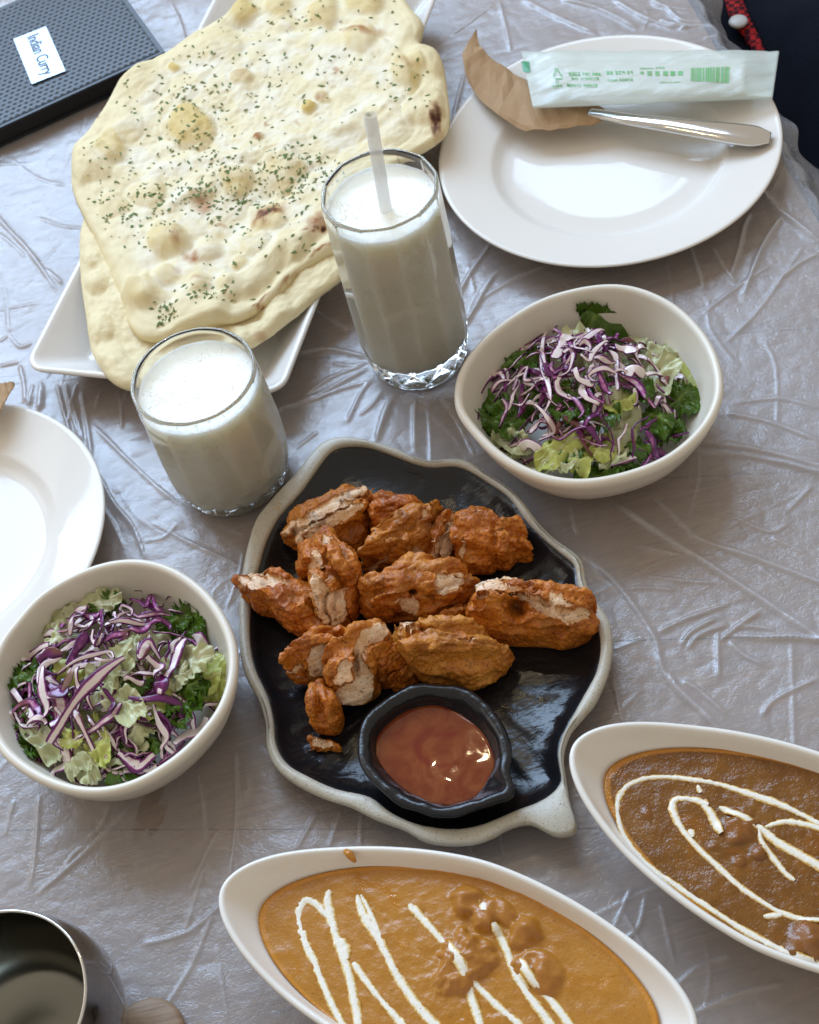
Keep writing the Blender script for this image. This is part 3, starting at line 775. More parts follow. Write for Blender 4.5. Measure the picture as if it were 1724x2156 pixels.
# leaf platter
def leaf_platter():
    N = 360; w2 = plat_w[:, :2]; wi = PP(PL_IN, .021)[:, :2]
    c = P(*Z(o5, k5, [(850, 950)])[0], .021)[:2]
    RO = polar_r(w2, c, N, 1); RI = polar_r(wi, c, N, 2); RI = np.minimum(RI, RO-.0045)
    RS = np.minimum(RO, RI+.012)
    root = empty('leaf_platter', (c[0], c[1], 0), 'black leaf shaped platter with a speckled cream wavy rim and short stem', 'platter')
    a = ang(N)

    def rg(R, z): return xyz(c+a*R[:, None], z)
    body = [rg(RS*.05, .003), rg(RS*.60, .003), rg(RS*.62, .0006), rg(RS*.70, .0006), rg(RS*.74, .004), rg(RS*.90, .0115), rg(RO*.975-.0015, .0165), rg(RO-.0009, .0186),
            rg(RI+.002, .0190), rg(RI-.0002, .0190), rg(RI*.985-.0008, .0175), rg(RI*.965, .0155)]
    for s, z in ((.94, .0128), (.91, .0107), (.87, .0090), (.82, .0078), (.76, .0070), (.69, .0065), (.6, .0062), (.5, .006), (.4, .006), (.3, .006), (.2, .006), (.1, .006), (.02, .006)):
        body.append(rg(RI*s, z))
    v, f = rings(body)
    n0 = 10*N; q = v[n0:]
    amp = .0009*np.clip((q[:, 2] < .017), 0, 1)
    v[n0:, 2] += amp*fbm(np.c_[q[:, 0]*75+q[:, 1]*40, q[:, 1]*130-q[:, 0]*60, q[:, 0]*0], 3, 2)
    build('body', v, f, M['black'], root, flip=True)
    wob = .0006*np.sin(np.arange(N)*2*math.pi/N*9)+.0004*np.sin(np.arange(N)*2*math.pi/N*17+1)
    rim = [rg(RO-.0012, .0176), rg(RO, .0192), rg(RO-.0001, .0212), rg(RO-.0012, .0228), rg(RO-.003, .0235), rg((RO+RI)/2, .0236), rg(RI+.0022, .0232), rg(RI+.0006, .0222), rg(RI, .0205), rg(RI+.0004, .0180)]
    for k, r_ in enumerate(rim): r_[:, 2] += wob*(k > 1)
    v, f = rings(rim+[rim[0]], False, False)
    v += (.00025*fbm(v*260, 2, 3))[:, None]*np.array([0, 0, 1])
    build('rim', v, f, M['rim'], root, flip=True)
    return c, RI


cP, RPI = leaf_platter()


def sauce_dish():
    N = 264; w2 = PP(DISH, .034)[:, :2]; c = P(*Z(o5, k5, [(885, 1385)])[0], .034)[:2]
    R = polar_r(w2, c, N, 2)
    t = np.arange(N)*2*math.pi/N
    fac = 1-.010*np.abs(np.sin(t*6+.4))
    ws = PP(SAUCE, .024)[:, :2]; RSu = polar_r(ws, c, N, 3)
    a = ang(N)
    def rg(Rx, z): return xyz(c+a*Rx[:, None], z)
    rin = R*fac-.0075
    inn = np.minimum(RSu, rin-.002)
    L = [rg(R*.05, .0085), rg(R*.52, .0085), rg(R*.54, .0065), rg(R*.62, .0065), rg(R*.74, .012), rg(R*.90, .0215), rg(R*.97, .0285), rg(R-.0002, .0325), rg(R-.0008, .0345), rg(R-.0028, .0355), rg(R*fac-.0048, .0352), rg(rin+.0006, .0337),
         rg(rin-.001, .0310), rg((inn*.6+rin*.4)-.0005, .0270), rg(inn, .0240), rg(inn*.9, .0205), rg(inn*.75, .016), rg(inn*.5, .0135), rg(inn*.05, .013)]
    v, f = rings(L)
    v += (.0007*fbm(v*95, 2, 12))[:, None]*np.array([.6, .6, 1])
    tag(build('sauce_dish', v, f, M['black'], flip=True, origin=(c[0], c[1], .006)), 'small glossy black leaf shaped dip dish set inside the leaf platter', 'dish')
    S = [rg(inn*1.015, .0238)]+[rg(inn*s, .0242+.0002*(1-s)) for s in np.linspace(.985, .02, 22)]
    v, f = rings([rg(inn*.9, .0205)]+S, True, True)
    px = proj(v); zx = (px-np.array(o5))/k5
    d = np.hypot((zx[:, 0]-920)/105, (zx[:, 1]-1370)/78); th = np.arctan2(zx[:, 1]-1370, zx[:, 0]-920)
    sw = np.exp(-((d-1)/.16)**2)*(np.cos(th-2.6)*.5+.5)*.8+np.exp(-(((zx[:, 0]-925)/75)**2+((zx[:, 1]-1318)/16)**2))*.7
    v[:, 2] += .00008*fbm(v*60, 2, 4)
    tag(build('chili_sauce', v, f, M['sauce'], flip=True, attrs={'swirl': np.clip(sw, 0, 1)}, origin=(c[0], c[1], .02)), 'glossy red brown sweet chili sauce filling the small black dish', 'sauce')


sauce_dish()


# ------------------------------------------------------------------ curry boats
def boat_pts(N):
    t = np.arange(N)*2*math.pi/N
    q = np.cos(t); e = np.sign(np.sin(t))
    q = np.sign(q)*(1-(1-np.abs(q))**1.0)
    w = BWH*np.clip(1-np.abs(q)**1.65, 0, 1)**.56
    return np.stack([(q+1)*BL/2, e*w], -1)


def boat_ring_param(N=220):
    p = boat_pts(4000); seg = np.hypot(*(np.roll(p, -1, 0)-p).T); s = np.r_[0, np.cumsum(seg)]
    tt = np.linspace(0, s[-1], N, endpoint=False); pc = np.r_[p, p[:1]]
    r = np.stack([np.interp(tt, s, pc[:, 0]), np.interp(tt, s, pc[:, 1])], -1)
    for _ in range(6): r = (np.roll(r, 1, 0)+2*r+np.roll(r, -1, 0))/4
    return r


def curry_boat(k, label, clabel, mat, strokes, chunks, so, sk, drip):
    (bx, by), a = BOATS[k]; d = np.array([math.cos(a), math.sin(a)]); n = np.array([-d[1], d[0]])
    p = boat_ring_param(); mid = np.array([BL/2, 0])
    tipness = np.abs(p[:, 0]-BL/2)/(BL/2)

    def W(loc, z):
        z = np.broadcast_to(z, (len(loc),))
        return np.c_[np.array([bx, by])+loc[:, :1]*d+loc[:, 1:]*n, z]
    nrm = np.roll(p, -1, 0)-np.roll(p, 1, 0); nrm = np.stack([-nrm[:, 1], nrm[:, 0]], -1); nrm /= np.linalg.norm(nrm, axis=1)[:, None]   # inward
    lift = .006*sstep(.55, 1.0, tipness)

    def rg(sx_, sy_, off, z, lf=1.0): return W(mid+(p-mid)*np.array([sx_, sy_])+nrm*off, z+lift*lf)
    L = [rg(.05, .05, 0, .004, 0), rg(.40, .46, 0, .004, 0), rg(.43, .50, 0, .0008, 0), rg(.50, .58, 0, .0008, 0), rg(.56, .64, 0, .006, 0), rg(.74, .82, 0, .021, .3), rg(.90, .93, 0, .036, .6), rg(.975, .98, 0, .0455, .9), rg(1, 1, 0, .0495),
         rg(1, 1, .0004, .0512), rg(1, 1, .0016, .0522), rg(1, 1, .0030, .0519), rg(1, 1, .0040, .0505), rg(.985, .985, .0042, .046), rg(.92, .94, .0042, .038, .6), rg(.83, .88, .0042, .030, .3), rg(.68, .76, .004, .020, 0), rg(.5, .5, .002, .012, 0), rg(.05, .05, 0, .010, 0)]
    v, f = rings(L)
    tag(build('curry_boat', v, f, M['boat'], flip=True, origin=(*W(mid[None], 0)[0][:2], 0)), label, 'dish', 'white boat shaped dishes')
    CZ = .0400
    root = empty('curry', W(mid[None], .012)[0], clabel, 'curry', 'curries in white boat dishes')
    S = [rg(.84, .86, .0045, .030, 0), rg(.872, .958, .0030, CZ+.0002, 0)]
    base = mid+(p-mid)*np.array([.868, .955])+nrm*.0031
    for s in np.linspace(.99, .02, 70):
        S.append(W(mid+(base-mid)*s, CZ))
    v, f = rings(S)
    px = proj(v); zx = (px-np.array(so))/sk
    hb = np.zeros(len(v)); mt = np.zeros(len(v))
    for (cx, cy, r, hh) in chunks:
        dd = np.hypot(zx[:, 0]-cx, zx[:, 1]-cy)/r+.42*fbm(v*75, 3, 6)+.12*fbm(v*260, 2, 16)
        b = np.clip(1-dd**2, 0, 1)
        hb = np.maximum(hb, hh*b**.75*(1+.35*fbm(v*150, 2, 26))); mt = np.maximum(mt, sstep(0, .5, b))
    rim_d = np.zeros(len(v)); NN = len(p)
    for i in range(len(S)): rim_d[i*NN:(i+1)*NN] = i
    oil = np.where((rim_d >= 1) & (rim_d < 3.4), .75, 0)
    v[2*NN:, 2] += (hb+.00045*fbm(v*160, 3, 8)+.0006*fbm(v*40, 2, 9))[2*NN:]
    build('curry_sauce', v, f, mat, root, flip=True, attrs={'oil': oil, 'meat': mt*.55})

    def top(xy):
        q = np.c_[xy, np.full(len(xy), CZ)]; z_ = (proj(q)-np.array(so))/sk; h = np.zeros(len(q))
        for (cx, cy, r, hh) in chunks:
            dd = np.hypot(z_[:, 0]-cx, z_[:, 1]-cy)/r; h = np.maximum(h, hh*np.clip(1-dd**2, 0, 1)**.6)
        return CZ+h
    if drip is not None:
        dc = P(*drip, .0530); a_ = ang(28); rdir = np.array([dc[0]-W(mid[None], 0)[0][0], dc[1]-W(mid[None], 0)[0][1]]); rdir /= np.linalg.norm(rdir); tdir = np.array([-rdir[1], rdir[0]])
        DL = []
        for s_, h_ in ((.9, -.0022), (1.0, -.0008), (.9, .0004), (.6, .0011), (.25, .0014), (.03, .0014)):
            xy = dc[:2]+np.outer(a_[:, 0]*s_*.0055, rdir)+np.outer(a_[:, 1]*s_*.0021, tdir); DL.append(np.c_[xy, dc[2]+h_-.35*np.abs(a_[:, 0]*s_*.0055)])
        vd, fd = rings(DL); build('drip', vd, fd, mat, root, attrs={'oil': np.full(len(vd), .3), 'meat': np.zeros(len(vd))})
    for pts, w in strokes:
        c2 = PP(Z(so, sk, pts), CZ)[:, :2]
        ln = np.hypot(*np.diff(c2, axis=0).T).sum(); n_ = max(14, int(ln/.0012))
        ce = spl(c2, n_, closed=False)
        keep = []
        for q in ce:
            l = np.array([(q-np.array([bx, by]))@d, (q-np.array([bx, by]))@n])
            qq = abs(l[0]/(BL/2)-1)/.86
            keep.append(qq < .97 and abs(l[1]) < .93*BWH*max(0, 1-qq**1.65)**.56)
        ce = ce[np.array(keep)]
        if len(ce) < 6: continue
        tg = np.gradient(ce, axis=0); tg /= np.linalg.norm(tg, axis=1)[:, None]+1e-9; nn = np.stack([-tg[:, 1], tg[:, 0]], -1)
        m_ = len(ce); tl = np.arange(m_)
        wv_ = w*.00100*(1.05+.30*vnoise(np.c_[tl*.06, tl*0+w*9, tl*0], 3)+.08*vnoise(np.c_[tl*.35, tl*0, tl*0], 5))
        wv_ *= np.clip(np.minimum(tl+2, m_-tl+1)/6, .35, 1)**.6
        js = np.linspace(-1, 1, 13); rows = []; ed = []
        for j in js:
            xy = ce+nn*(wv_*j*1.25)[:, None]
            z0 = top(xy)
            prof = .00055*(1-abs(j)**2.2)-.00012
            z1 = z0+prof+.00060*fbm(np.c_[xy*520, z0*0], 3, 14)*min(1, .10+abs(j)**1.5)+.0003*np.cos(j*1.5)
            rows.append(np.c_[xy, z1]); ed.append(np.full(m_, abs(j)))
        Vv = np.stack(rows, 1).reshape(-1, 3); E_ = np.stack(ed, 1).ravel(); J = len(js)
        id_ = np.arange(m_*J).reshape(m_, J)
        F_ = np.stack([id_[:-1, :-1], id_[1:, :-1], id_[1:, 1:], id_[:-1, 1:]], -1).reshape(-1, 4)
        build('cream_swirl', Vv, F_, M['cream'], root, flip=False, attrs={'edge': E_})
    return root


o1, k1_ = (433.2, 1732.7), .6533
curry_boat(0, 'white boat shaped dish filled with orange curry, below the leaf platter stem side', 'smooth orange butter curry with chicken lumps and streaks of cream', M['curry_orange'],
           [([(470, 700), (430, 630), (395, 560), (350, 450), (315, 370), (300, 295), (320, 250), (355, 262), (395, 305)], 1.9), ([(398, 215), (392, 250), (400, 300), (415, 350), (430, 400), (452, 460), (470, 530), (492, 650), (500, 720)], 2.2),
            ([(425, 375), (440, 400), (452, 440)], 4.0), ([(488, 232), (505, 290), (540, 345), (575, 410), (605, 470), (640, 530), (700, 610), (760, 670)], 2.2), ([(500, 232), (530, 290), (558, 360), (572, 400)], 1.3),
            ([(655, 262), (700, 310), (770, 390), (830, 470), (855, 560), (885, 650), (900, 720)], 2.4), ([(850, 500), (930, 580), (1010, 650), (1060, 700)], 1.9), ([(905, 240), (900, 290)], 2.6),
            ([(930, 330), (970, 410), (990, 470), (1030, 540), (1090, 620), (1130, 680)], 2.0), ([(1005, 440), (1060, 520), (1110, 570), (1165, 640), (1200, 700)], 2.0), ([(475, 450), (540, 540), (600, 610), (650, 670)], 1.7)],
           [(840, 255, 52, .006), (905, 315, 62, .005), (1030, 350, 62, .006), (850, 420, 85, .0065), (1085, 460, 85, .0055), (790, 480, 75, .005), (960, 305, 50, .004)], o1, k1_, (734.4, 1797))
o2, k2_ = (1169.5, 1472.7), .3216
curry_boat(1, 'white boat shaped dish filled with brown curry, its tip beside the platter stem', 'grainy brown curry with looping swirls of white cream', M['curry_brown'],
           [([(2000, 930), (1724, 810), (1500, 700), (1250, 610), (1050, 550), (900, 525), (750, 508), (600, 515), (480, 560), (420, 630), (405, 720), (430, 850), (500, 970), (620, 1100), (780, 1210), (1000, 1360), (1200, 1490), (1400, 1600), (1600, 1690), (1850, 1780)], 1.65),
            ([(1000, 690), (930, 662), (850, 650), (790, 652), (762, 700), (800, 800), (860, 890), (960, 1000), (1060, 1090), (1200, 1220), (1330, 1310), (1450, 1380), (1580, 1430), (1724, 1450), (1950, 1420)], 1.7),
            ([(1085, 880), (1040, 800), (1010, 735), (960, 690)], 2.0), ([(1070, 705), (1200, 760), (1340, 840), (1450, 930), (1600, 1020), (1724, 1090), (1900, 1220)], 1.9),
            ([(1330, 840), (1350, 930), (1420, 1030), (1500, 1130), (1565, 1185)], 1.3), ([(1370, 835), (1500, 800), (1650, 820), (1850, 880)], 1.4), ([(930, 560), (950, 610)], 1.3), ([(880, 850), (900, 900)], 1.6), ([(1360, 1420), (1480, 1410)], 1.5)],
           [(1180, 850, 130, .003), (1200, 1060, 55, .0025), (1330, 1010, 60, .003), (1680, 1570, 150, .005), (1040, 960, 40, .002), (600, 750, 30, .0015)], o2, k2_, None)

# ------------------------------------------------------------------ glasses
def facet(N, n, amt):
    t = np.arange(N)*2*math.pi/N; s = 2*math.pi/n
    f_ = math.cos(math.pi/n)/np.cos((t % s)-s/2)
    return 1-amt*(1-f_)


def glass(c, Hg, prof, nf, label, llabel, fa_top, inner0):
    N = 240; a = ang(N); t = np.arange(N)*2*math.pi/N
    root = None
    zs = np.r_[np.linspace(.0012, .034, 44), np.linspace(.036, Hg-.012, 30), np.linspace(Hg-.011, Hg-.0022, 6)]
    pz, pr = np.array([q[0] for q in prof]), np.array([q[1] for q in prof])
    L = [xyz(c+a*.001, .0035), xyz(c+a*(pr[0]-.008), .0035), xyz(c+a*(pr[0]-.005), .0008)]

    def rad(z):
        r = np.interp(z, pz, pr)
        fl = facet(N, nf, 1.0)
        w = fa_top if z > Hg-.02 else 1.0
        if z < .030:                      # cut diamonds round the foot
            u_ = t*nf/(2*math.pi)*2; v_ = z/.0125
            d1 = np.abs(((u_+v_) % 2)-1); d2 = np.abs(((u_-v_) % 2)-1)
            dia = np.minimum(d1, d2)
            k = sstep(.001, .006, z)*sstep(.030, .024, z)
            return r*(1-.075*k*(dia-.25))*(1-(1-fl)*.5)
        return r*(1-(1-fl)*w)
    for z in zs: L.append(xyz(c+a*rad(z)[:, None], z))
    rt = rad(Hg-.003)
    for off, z in ((.0001, Hg-.0012), (.0006, Hg-.0003), (.0013, Hg), (.0021, Hg-.0005), (.0026, Hg-.0016)):
        L.append(xyz(c+a*(rt-off)[:, None], z))
    for z in np.linspace(Hg-.006, inner0+.004, 36):
        r_ = np.interp(z, pz, pr)
        wt = .0024+.0016*sstep(.04, .02, z)
        L.append(xyz(c+a*((r_*facet(N, nf, .35) if z < Hg-.02 else np.minimum(rad(z), r_))-wt)[:, None], z))
    ri = np.interp(inner0, pz, pr)
    L += [xyz(c+a*(ri-.0062), inner0+.0016), xyz(c+a*(ri-.010), inner0), xyz(c+a*.001, inner0-.0004)]
    v, f = rings(L)
    g = tag(build('drinking_glass', v, f, M['glass'], flip=True, origin=(c[0], c[1], 0)), label, 'glass')
    zt = Hg-.0125
    K = [xyz(c+a*.001, inner0-.0002), xyz(c+a*(ri-.0098), inner0+.0002), xyz(c+a*(ri-.0058), inner0+.0019)]
    for z in np.linspace(inner0+.004, zt, 36):
        r_ = np.interp(z, pz, pr); wt = .0024+.0016*sstep(.04, .02, z)
        K.append(xyz(c+a*((r_*facet(N, nf, .35) if z < Hg-.02 else np.minimum(rad(z), r_))-wt+.0004)[:, None], z))
    rt2 = np.interp(zt, pz, pr)-.0032
    for off, dz in ((.0004, .0006), (.0014, .0002), (.003, -.0002), (.008, -.0003), (.018, -.0003)): K.append(xyz(c+a*(rt2-off), zt+dz))
    for s in (.012, .006, .001): K.append(xyz(c+a*s, zt-.0003))
    v, f = rings(K)
    m_ = v[:, 2] > zt-.0006
    v[m_, 2] += .00022*fbm(v[m_]*140, 3, 3)
    tag(build('lassi', v, f, M['lassi'], flip=True, origin=(c[0], c[1], inner0)), llabel, 'drink', 'white yogurt drinks')
    return zt


zt = glass(TALL, .168, [(0, .0325), (.004, .0350), (.012, .0378), (.03, .0402), (.07, .0408), (.12, .0406), (.168, .0400)], 12, 'tall fluted highball glass with a cut diamond foot and a straw', 'white yogurt drink filling the tall fluted glass', .5, .0220)
glass(SHORT, .113, [(0, .0355), (.004, .0385), (.012, .0418), (.03, .0445), (.055, .0452), (.085, .0443), (.113, .0428)], 14, 'short rounded glass tumbler standing in front of the serving tray', 'white yogurt drink filling the short rounded tumbler', .2, .0100)


def tube(pts, r, N=20, wall=.0004):
    pts = np.asarray(pts, float); L = []
    tg = np.gradient(pts, axis=0); tg /= np.linalg.norm(tg, axis=1)[:, None]
    for p_, t_ in zip(pts, tg):
        u_ = np.cross(t_, [0, 1, .1]); u_ /= np.linalg.norm(u_); w_ = np.cross(t_, u_)
        a = np.arange(N)*2*math.pi/N
        L.append((p_, u_, w_, a))
    out = [p_+r*(np.cos(a)[:, None]*u_+np.sin(a)[:, None]*w_) for p_, u_, w_, a in L]
    inn = [p_+(r-wall)*(np.cos(a)[:, None]*u_+np.sin(a)[:, None]*w_) for p_, u_, w_, a in L[::-1]]
    return rings(out+inn+[out[0]], False, False)


s0 = P(812, 440, zt); s1 = P(779, 242, zt+.072); dirv = s1-s0
v, f = tube([s0-dirv*.45, s0, s0+dirv*.5, s1], .0044)
tag(build('drinking_straw', v, f, M['straw']), 'clear plastic straw standing in the tall glass of white drink', 'straw')


# ------------------------------------------------------------------ naan
def seg_dist(px, poly):
    best = np.full(len(px), 1e9); p = np.asarray(poly, float)
    for a, b in zip(p[:-1], p[1:]):
        d = b-a; t = np.clip(((px-a)@d)/(d@d), 0, 1); best = np.minimum(best, np.linalg.norm(px-a-t[:, None]*d, axis=1))
    return best


kn = .5527
BUB = [(725, 490, 105, .011, .75), (1370, 150, 70, .006, .35), (1185, 410, 34, .005, .9), (985, 525, 20, .003, .3), (430, 560, 70, .006, .55), (1230, 50, 70, .006, .55), (1390, 20, 75, .007, .6), (930, 40, 60, .005, .7), (1060, 20, 60, .004, .5), (920, 290, 40, .004, .45),
       (560, 740, 70, .006, .25), (660, 280, 22, .003, .9), (910, 690, 70, .006, .5), (1090, 650, 85, .006, .4), (755, 1085, 45, .005, .25), (870, 1080, 50, .005, .2), (920, 1005, 36, .004, .5), (560, 1120, 75, .008, .35), (740, 1180, 110, .007, .05), (650, 920, 85, .008, .4),
       (1020, 820, 70, .006, .3), (800, 950, 60, .006, .1), (960, 930, 60, .005, .1), (450, 470, 90, .006, .1), (1550, 280, 70, .006, .45), (1640, 250, 70, .006, .1), (1500, 480, 90, .006, .1), (1620, 420, 80, .008, .1), (350, 620, 90, .006, .05), (520, 300, 120, .004, .15), (1230, 370, 30, .003, .3), (840, 180, 80, .004, .2), (640, 1060, 50, .005, .2), (430, 780, 60, .004, .2)]
BRN = [(1380, 140, 90, 22, .25, .8, 0), (1020, 820, 70, 26, -.5, 1.1, .9), (775, 780, 55, 40, .2, .75, .1), (740, 985, 50, 26, .3, .85, .2), (985, 528, 22, 18, 0, .9, 0), (1015, 468, 16, 12, 0, .8, 0), (1290, 280, 35, 14, -.4, .6, 0), (1665, 470, 26, 60, .1, .9, 1.0), (1215, 860, 70, 40, -.7, .75, .3), (1225, 870, 12, 10, 0, 1, 1.1), (1205, 880, 10, 18, 0, 1, 1.0), (1232, 838, 12, 8, 0, 1, 1.0), (1170, 890, 10, 10, 0, 1, .9),
       (1000, 1150, 60, 8, -.6, 1.0, .8), (910, 1212, 40, 8, -.3, 1.0, .9), (1100, 1060, 60, 8, -.8, .8, .3), (1220, 945, 60, 8, -.5, .9, .5), (840, 855, 25, 15, 0, .6, 0), (690, 1045, 18, 14, 0, .5, 0), (780, 255, 30, 14, .2, .45, 0), (920, 290, 40, 24, .3, .45, 0), (1225, 372, 18, 20, .2, .6, .1), (1130, 470, 24, 14, 0, .45, 0), (680, 930, 22, 40, .2, .6, 0), (755, 1085, 40, 24, 0, .5, .1), (1550, 270, 50, 20, .4, .4, 0), (990, 1275, 30, 14, -.5, .35, 0), (370, 442, 12, 8, 0, .9, .4), (1270, 340, 24, 12, 0, .45, 0)]
FOLD = [([(1290, 600), (1180, 660), (1080, 720), (960, 800), (860, 880), (740, 940), (620, 1010), (540, 1060)], 26, -.0030), ([(1280, 780), (1180, 870), (1080, 950), (980, 1040), (900, 1110), (800, 1220)], 34, .0045),
        ([(1320, 830), (1200, 930), (1080, 1020), (960, 1120), (880, 1170)], 18, -.0030), ([(880, 100), (1050, 120), (1300, 100), (1480, 150), (1580, 240), (1590, 330)], 16, -.0030), ([(1590, 340), (1540, 420), (1440, 450)], 16, -.0025),
        ([(330, 560), (420, 480), (520, 420), (640, 380)], 26, -.0018), ([(480, 480), (600, 400), (760, 330), (900, 330)], 40, .0025), ([(380, 640), (520, 680), (700, 620), (900, 600), (1100, 560), (1300, 480), (1480, 420)], 26, .0026), ([(300, 830), (330, 900), (390, 1000), (450, 1100), (500, 1200)], 24, -.0028),
        ([(460, 1130), (510, 1090), (560, 1060)], 18, .004), ([(1330, 560), (1450, 500), (1560, 440), (1620, 400)], 18, -.0022), ([(560, 250), (700, 180), (860, 120)], 22, -.0022), ([(470, 300), (640, 230), (820, 190)], 26, .002), ([(640, 800), (760, 720), (900, 640)], 30, .0025), ([(520, 880), (680, 800), (800, 760)], 24, -.002)]
NAAN_UP = Z((0, 0), kn, [(268, 640), (272, 560), (300, 530), (350, 470), (372, 440), (400, 395), (450, 320), (560, 235), (640, 185), (740, 120), (850, 60), (930, -10), (1040, -60), (1200, -90), (1400, -60), (1530, -10), (1570, 40), (1615, 100), (1600, 180), (1650, 195), (1690, 260), (1705, 360), (1712, 430), (1700, 500), (1650, 545), (1600, 575), (1480, 640), (1400, 760), (1330, 860), (1285, 940), (1150, 1020), (1040, 1130), (930, 1205), (830, 1232), (680, 1268), (600, 1290), (530, 1280), (485, 1225), (465, 1150), (420, 1050), (370, 930), (330, 850), (290, 770), (268, 700)])
NAAN_LO = Z((0, 0), kn, [(305, 860), (298, 960), (305, 1080), (320, 1180), (335, 1280), (348, 1340), (400, 1425), (450, 1465), (505, 1475), (600, 1450), (720, 1400), (850, 1350), (960, 1312), (1080, 1230), (1200, 1130), (1320, 1025), (1300, 900), (1100, 700), (800, 640), (500, 680), (350, 780)])
flake_v, flake_f = [], []


def naan(outline, z0, thick, label, upper):
    N, Mr = 380, 130
    w2 = PP(outline, z0+.004)[:, :2]; c = centroid(w2)
    if upper: c = P(*Z((0, 0), kn, [(960, 560)])[0], z0)[:2]
    R = polar_r(w2, c, N, 2); t = np.arange(N)*2*math.pi/N
    a = ang(N)
    s_ = np.r_[np.linspace(1, .9, 22)[:-1], np.linspace(.9, .01, Mr)]
    L = []; sv = []
    for s in s_: L.append(xyz(c+a*(R*s)[:, None], z0)); sv.append(np.full(N, s))
    top = np.concatenate(L, 0); sv = np.concatenate(sv)
    Rm = np.tile(R, len(s_)); dedge = Rm*(1-sv)

    def height(q, de):
        px = proj(np.c_[q[:, :2], np.full(len(q), z0+.006)])/kn
        h = thick*np.sqrt(np.clip(1-(1-np.clip(de/.007, 0, 1))**2, 0, 1))
        h = h+.0014*sstep(.0, .014, de)*sstep(.05, .015, de)*(1+.5*vnoise(np.c_[q[:, :2]*30, q[:, 0]*0], 8))
        h = h+.0030*fbm(np.c_[q[:, :2]*16, q[:, 0]*0+z0], 2, 3)*sstep(0, .02, de)+.0011*fbm(np.c_[q[:, :2]*75, q[:, 0]*0], 3, 13)*sstep(0, .01, de)
        h = h+.00045*fbm(np.c_[q[:, :2]*260, q[:, 0]*0], 2, 17)
        y = np.zeros(len(q)); b = np.zeros(len(q)); k = np.zeros(len(q))
        if upper:
            wob = px+np.stack([vnoise(np.c_[px/60, px[:, 0]*0], 5), vnoise(np.c_[px/60, px[:, 0]*0+9], 6)], -1)*16
            for cx, cy, r, hh, yy in BUB:
                d2 = ((wob[:, 0]-cx)**2+((wob[:, 1]-cy)*1.15)**2)/r**2
                bb = np.clip(1-d2, 0, 1)
                h = np.maximum(h, h+hh*bb**.8); y = np.maximum(y, yy*sstep(0, .55, bb))
            wob2 = px+np.stack([fbm(np.c_[px/22, px[:, 0]*0], 2, 25), fbm(np.c_[px/22, px[:, 0]*0+9], 2, 26)], -1)*13
            for cx, cy, ru, rv, an, bs, cs in BRN:
                dx, dy = wob2[:, 0]-cx, wob2[:, 1]-cy
                x_, y_ = dx*math.cos(an)+dy*math.sin(an), -dx*math.sin(an)+dy*math.cos(an)
                g = np.exp(-((x_/ru)**2+(y_/rv)**2)*1.2)
                b = np.maximum(b, g*bs); k = np.maximum(k, np.clip(g*1.3-.25, 0, 1)*cs)
            for pl_, w_, hh in FOLD:
                dd = seg_dist(wob, pl_)/w_
                h = h+hh*np.exp(-dd**2)
            # the sheet dips towards the tray's middle and rises over folded far corner
            h = h+.006*np.exp(-(((px[:, 0]-1500)/260)**2+((px[:, 1]-200)/220)**2))
        else:
            for cx, cy, r, hh in ((380, 1250, 60, .004), (420, 1350, 60, .004), (370, 1080, 50, .004), (1050, 1180, 70, .004), (900, 1290, 60, .003), (460, 1410, 60, .003), (350, 980, 40, .003)):
                d2 = ((px[:, 0]-cx)**2+(px[:, 1]-cy)**2)/r**2; h = h+hh*np.clip(1-d2, 0, 1)
            g = np.exp(-(((px[:, 0]-990)/35)**2+((px[:, 1]-1275)/18)**2)); b = np.maximum(b, g*.5)
        return h, y, b, k, px
    h, y, b, k, px = height(top, dedge)
    top[:, 2] += h
    droop = np.zeros(len(top))
    bot = [xyz(c+a*(R*s)[:, None], z0-.0008) for s in (.02, .4, .8, .96, .99)]
    V = np.concatenate(bot+[top], 0); nr = len(bot)+len(s_)
    F = rings_faces(nr, N, True, True)
    V = np.concatenate([V, [V[:N].mean(0)], [V[-N:].mean(0)]], 0)
    pad = lambda x_, val=0.: np.r_[np.full(len(bot)*N, val), x_, val, x_[-1]]
    fl = sstep(.012, .045, dedge)*(.62 if upper else .12)
    o = tag(build('naan_bread', V, F, M['naan'], flip=True, attrs={'yellow': pad(y), 'brown': pad(b), 'char': pad(k), 'flour': pad(fl)}, origin=(c[0], c[1], z0)), label, 'bread', 'naan breads on the white tray')
    if upper:
        r3 = np.random.default_rng(11)
        CL = [(840, 730, 130, 60, 200), (1120, 690, 110, 70, 130), (640, 1195, 40, 36, 60), (480, 830, 100, 80, 90), (800, 380, 220, 60, 110), (1000, 230, 300, 110, 150), (720, 530, 150, 70, 90), (830, 1130, 90, 35, 70), (1520, 330, 130, 80, 60), (420, 600, 70, 50, 25), (960, 640, 160, 70, 110), (650, 350, 150, 70, 60), (1200, 60, 220, 50, 60), (560, 760, 140, 60, 60), (1180, 590, 60, 50, 50), (900, 880, 260, 140, 90), (1150, 940, 70, 30, 18), (640, 700, 200, 130, 70)]
        pts = []
        for cx, cy, su, sv_, n in CL: n = int(n*.72); su *= .8; sv_ *= .8; pts.append(np.c_[r3.normal(cx, su, n), r3.normal(cy, sv_, n)])
        pts = np.concatenate(pts)*kn
        q = np.array([P(u_, v_, z0+.009) for u_, v_ in pts])
        de_ang = np.arctan2(q[:, 1]-c[1], q[:, 0]-c[0]) % (2*math.pi); rr = np.hypot(q[:, 0]-c[0], q[:, 1]-c[1])
        Rq = np.interp(de_ang, np.r_[t, 2*math.pi], np.r_[R, R[0]]); ok = rr < Rq*.95
        q = q[ok]; de = (Rq-rr)[ok]
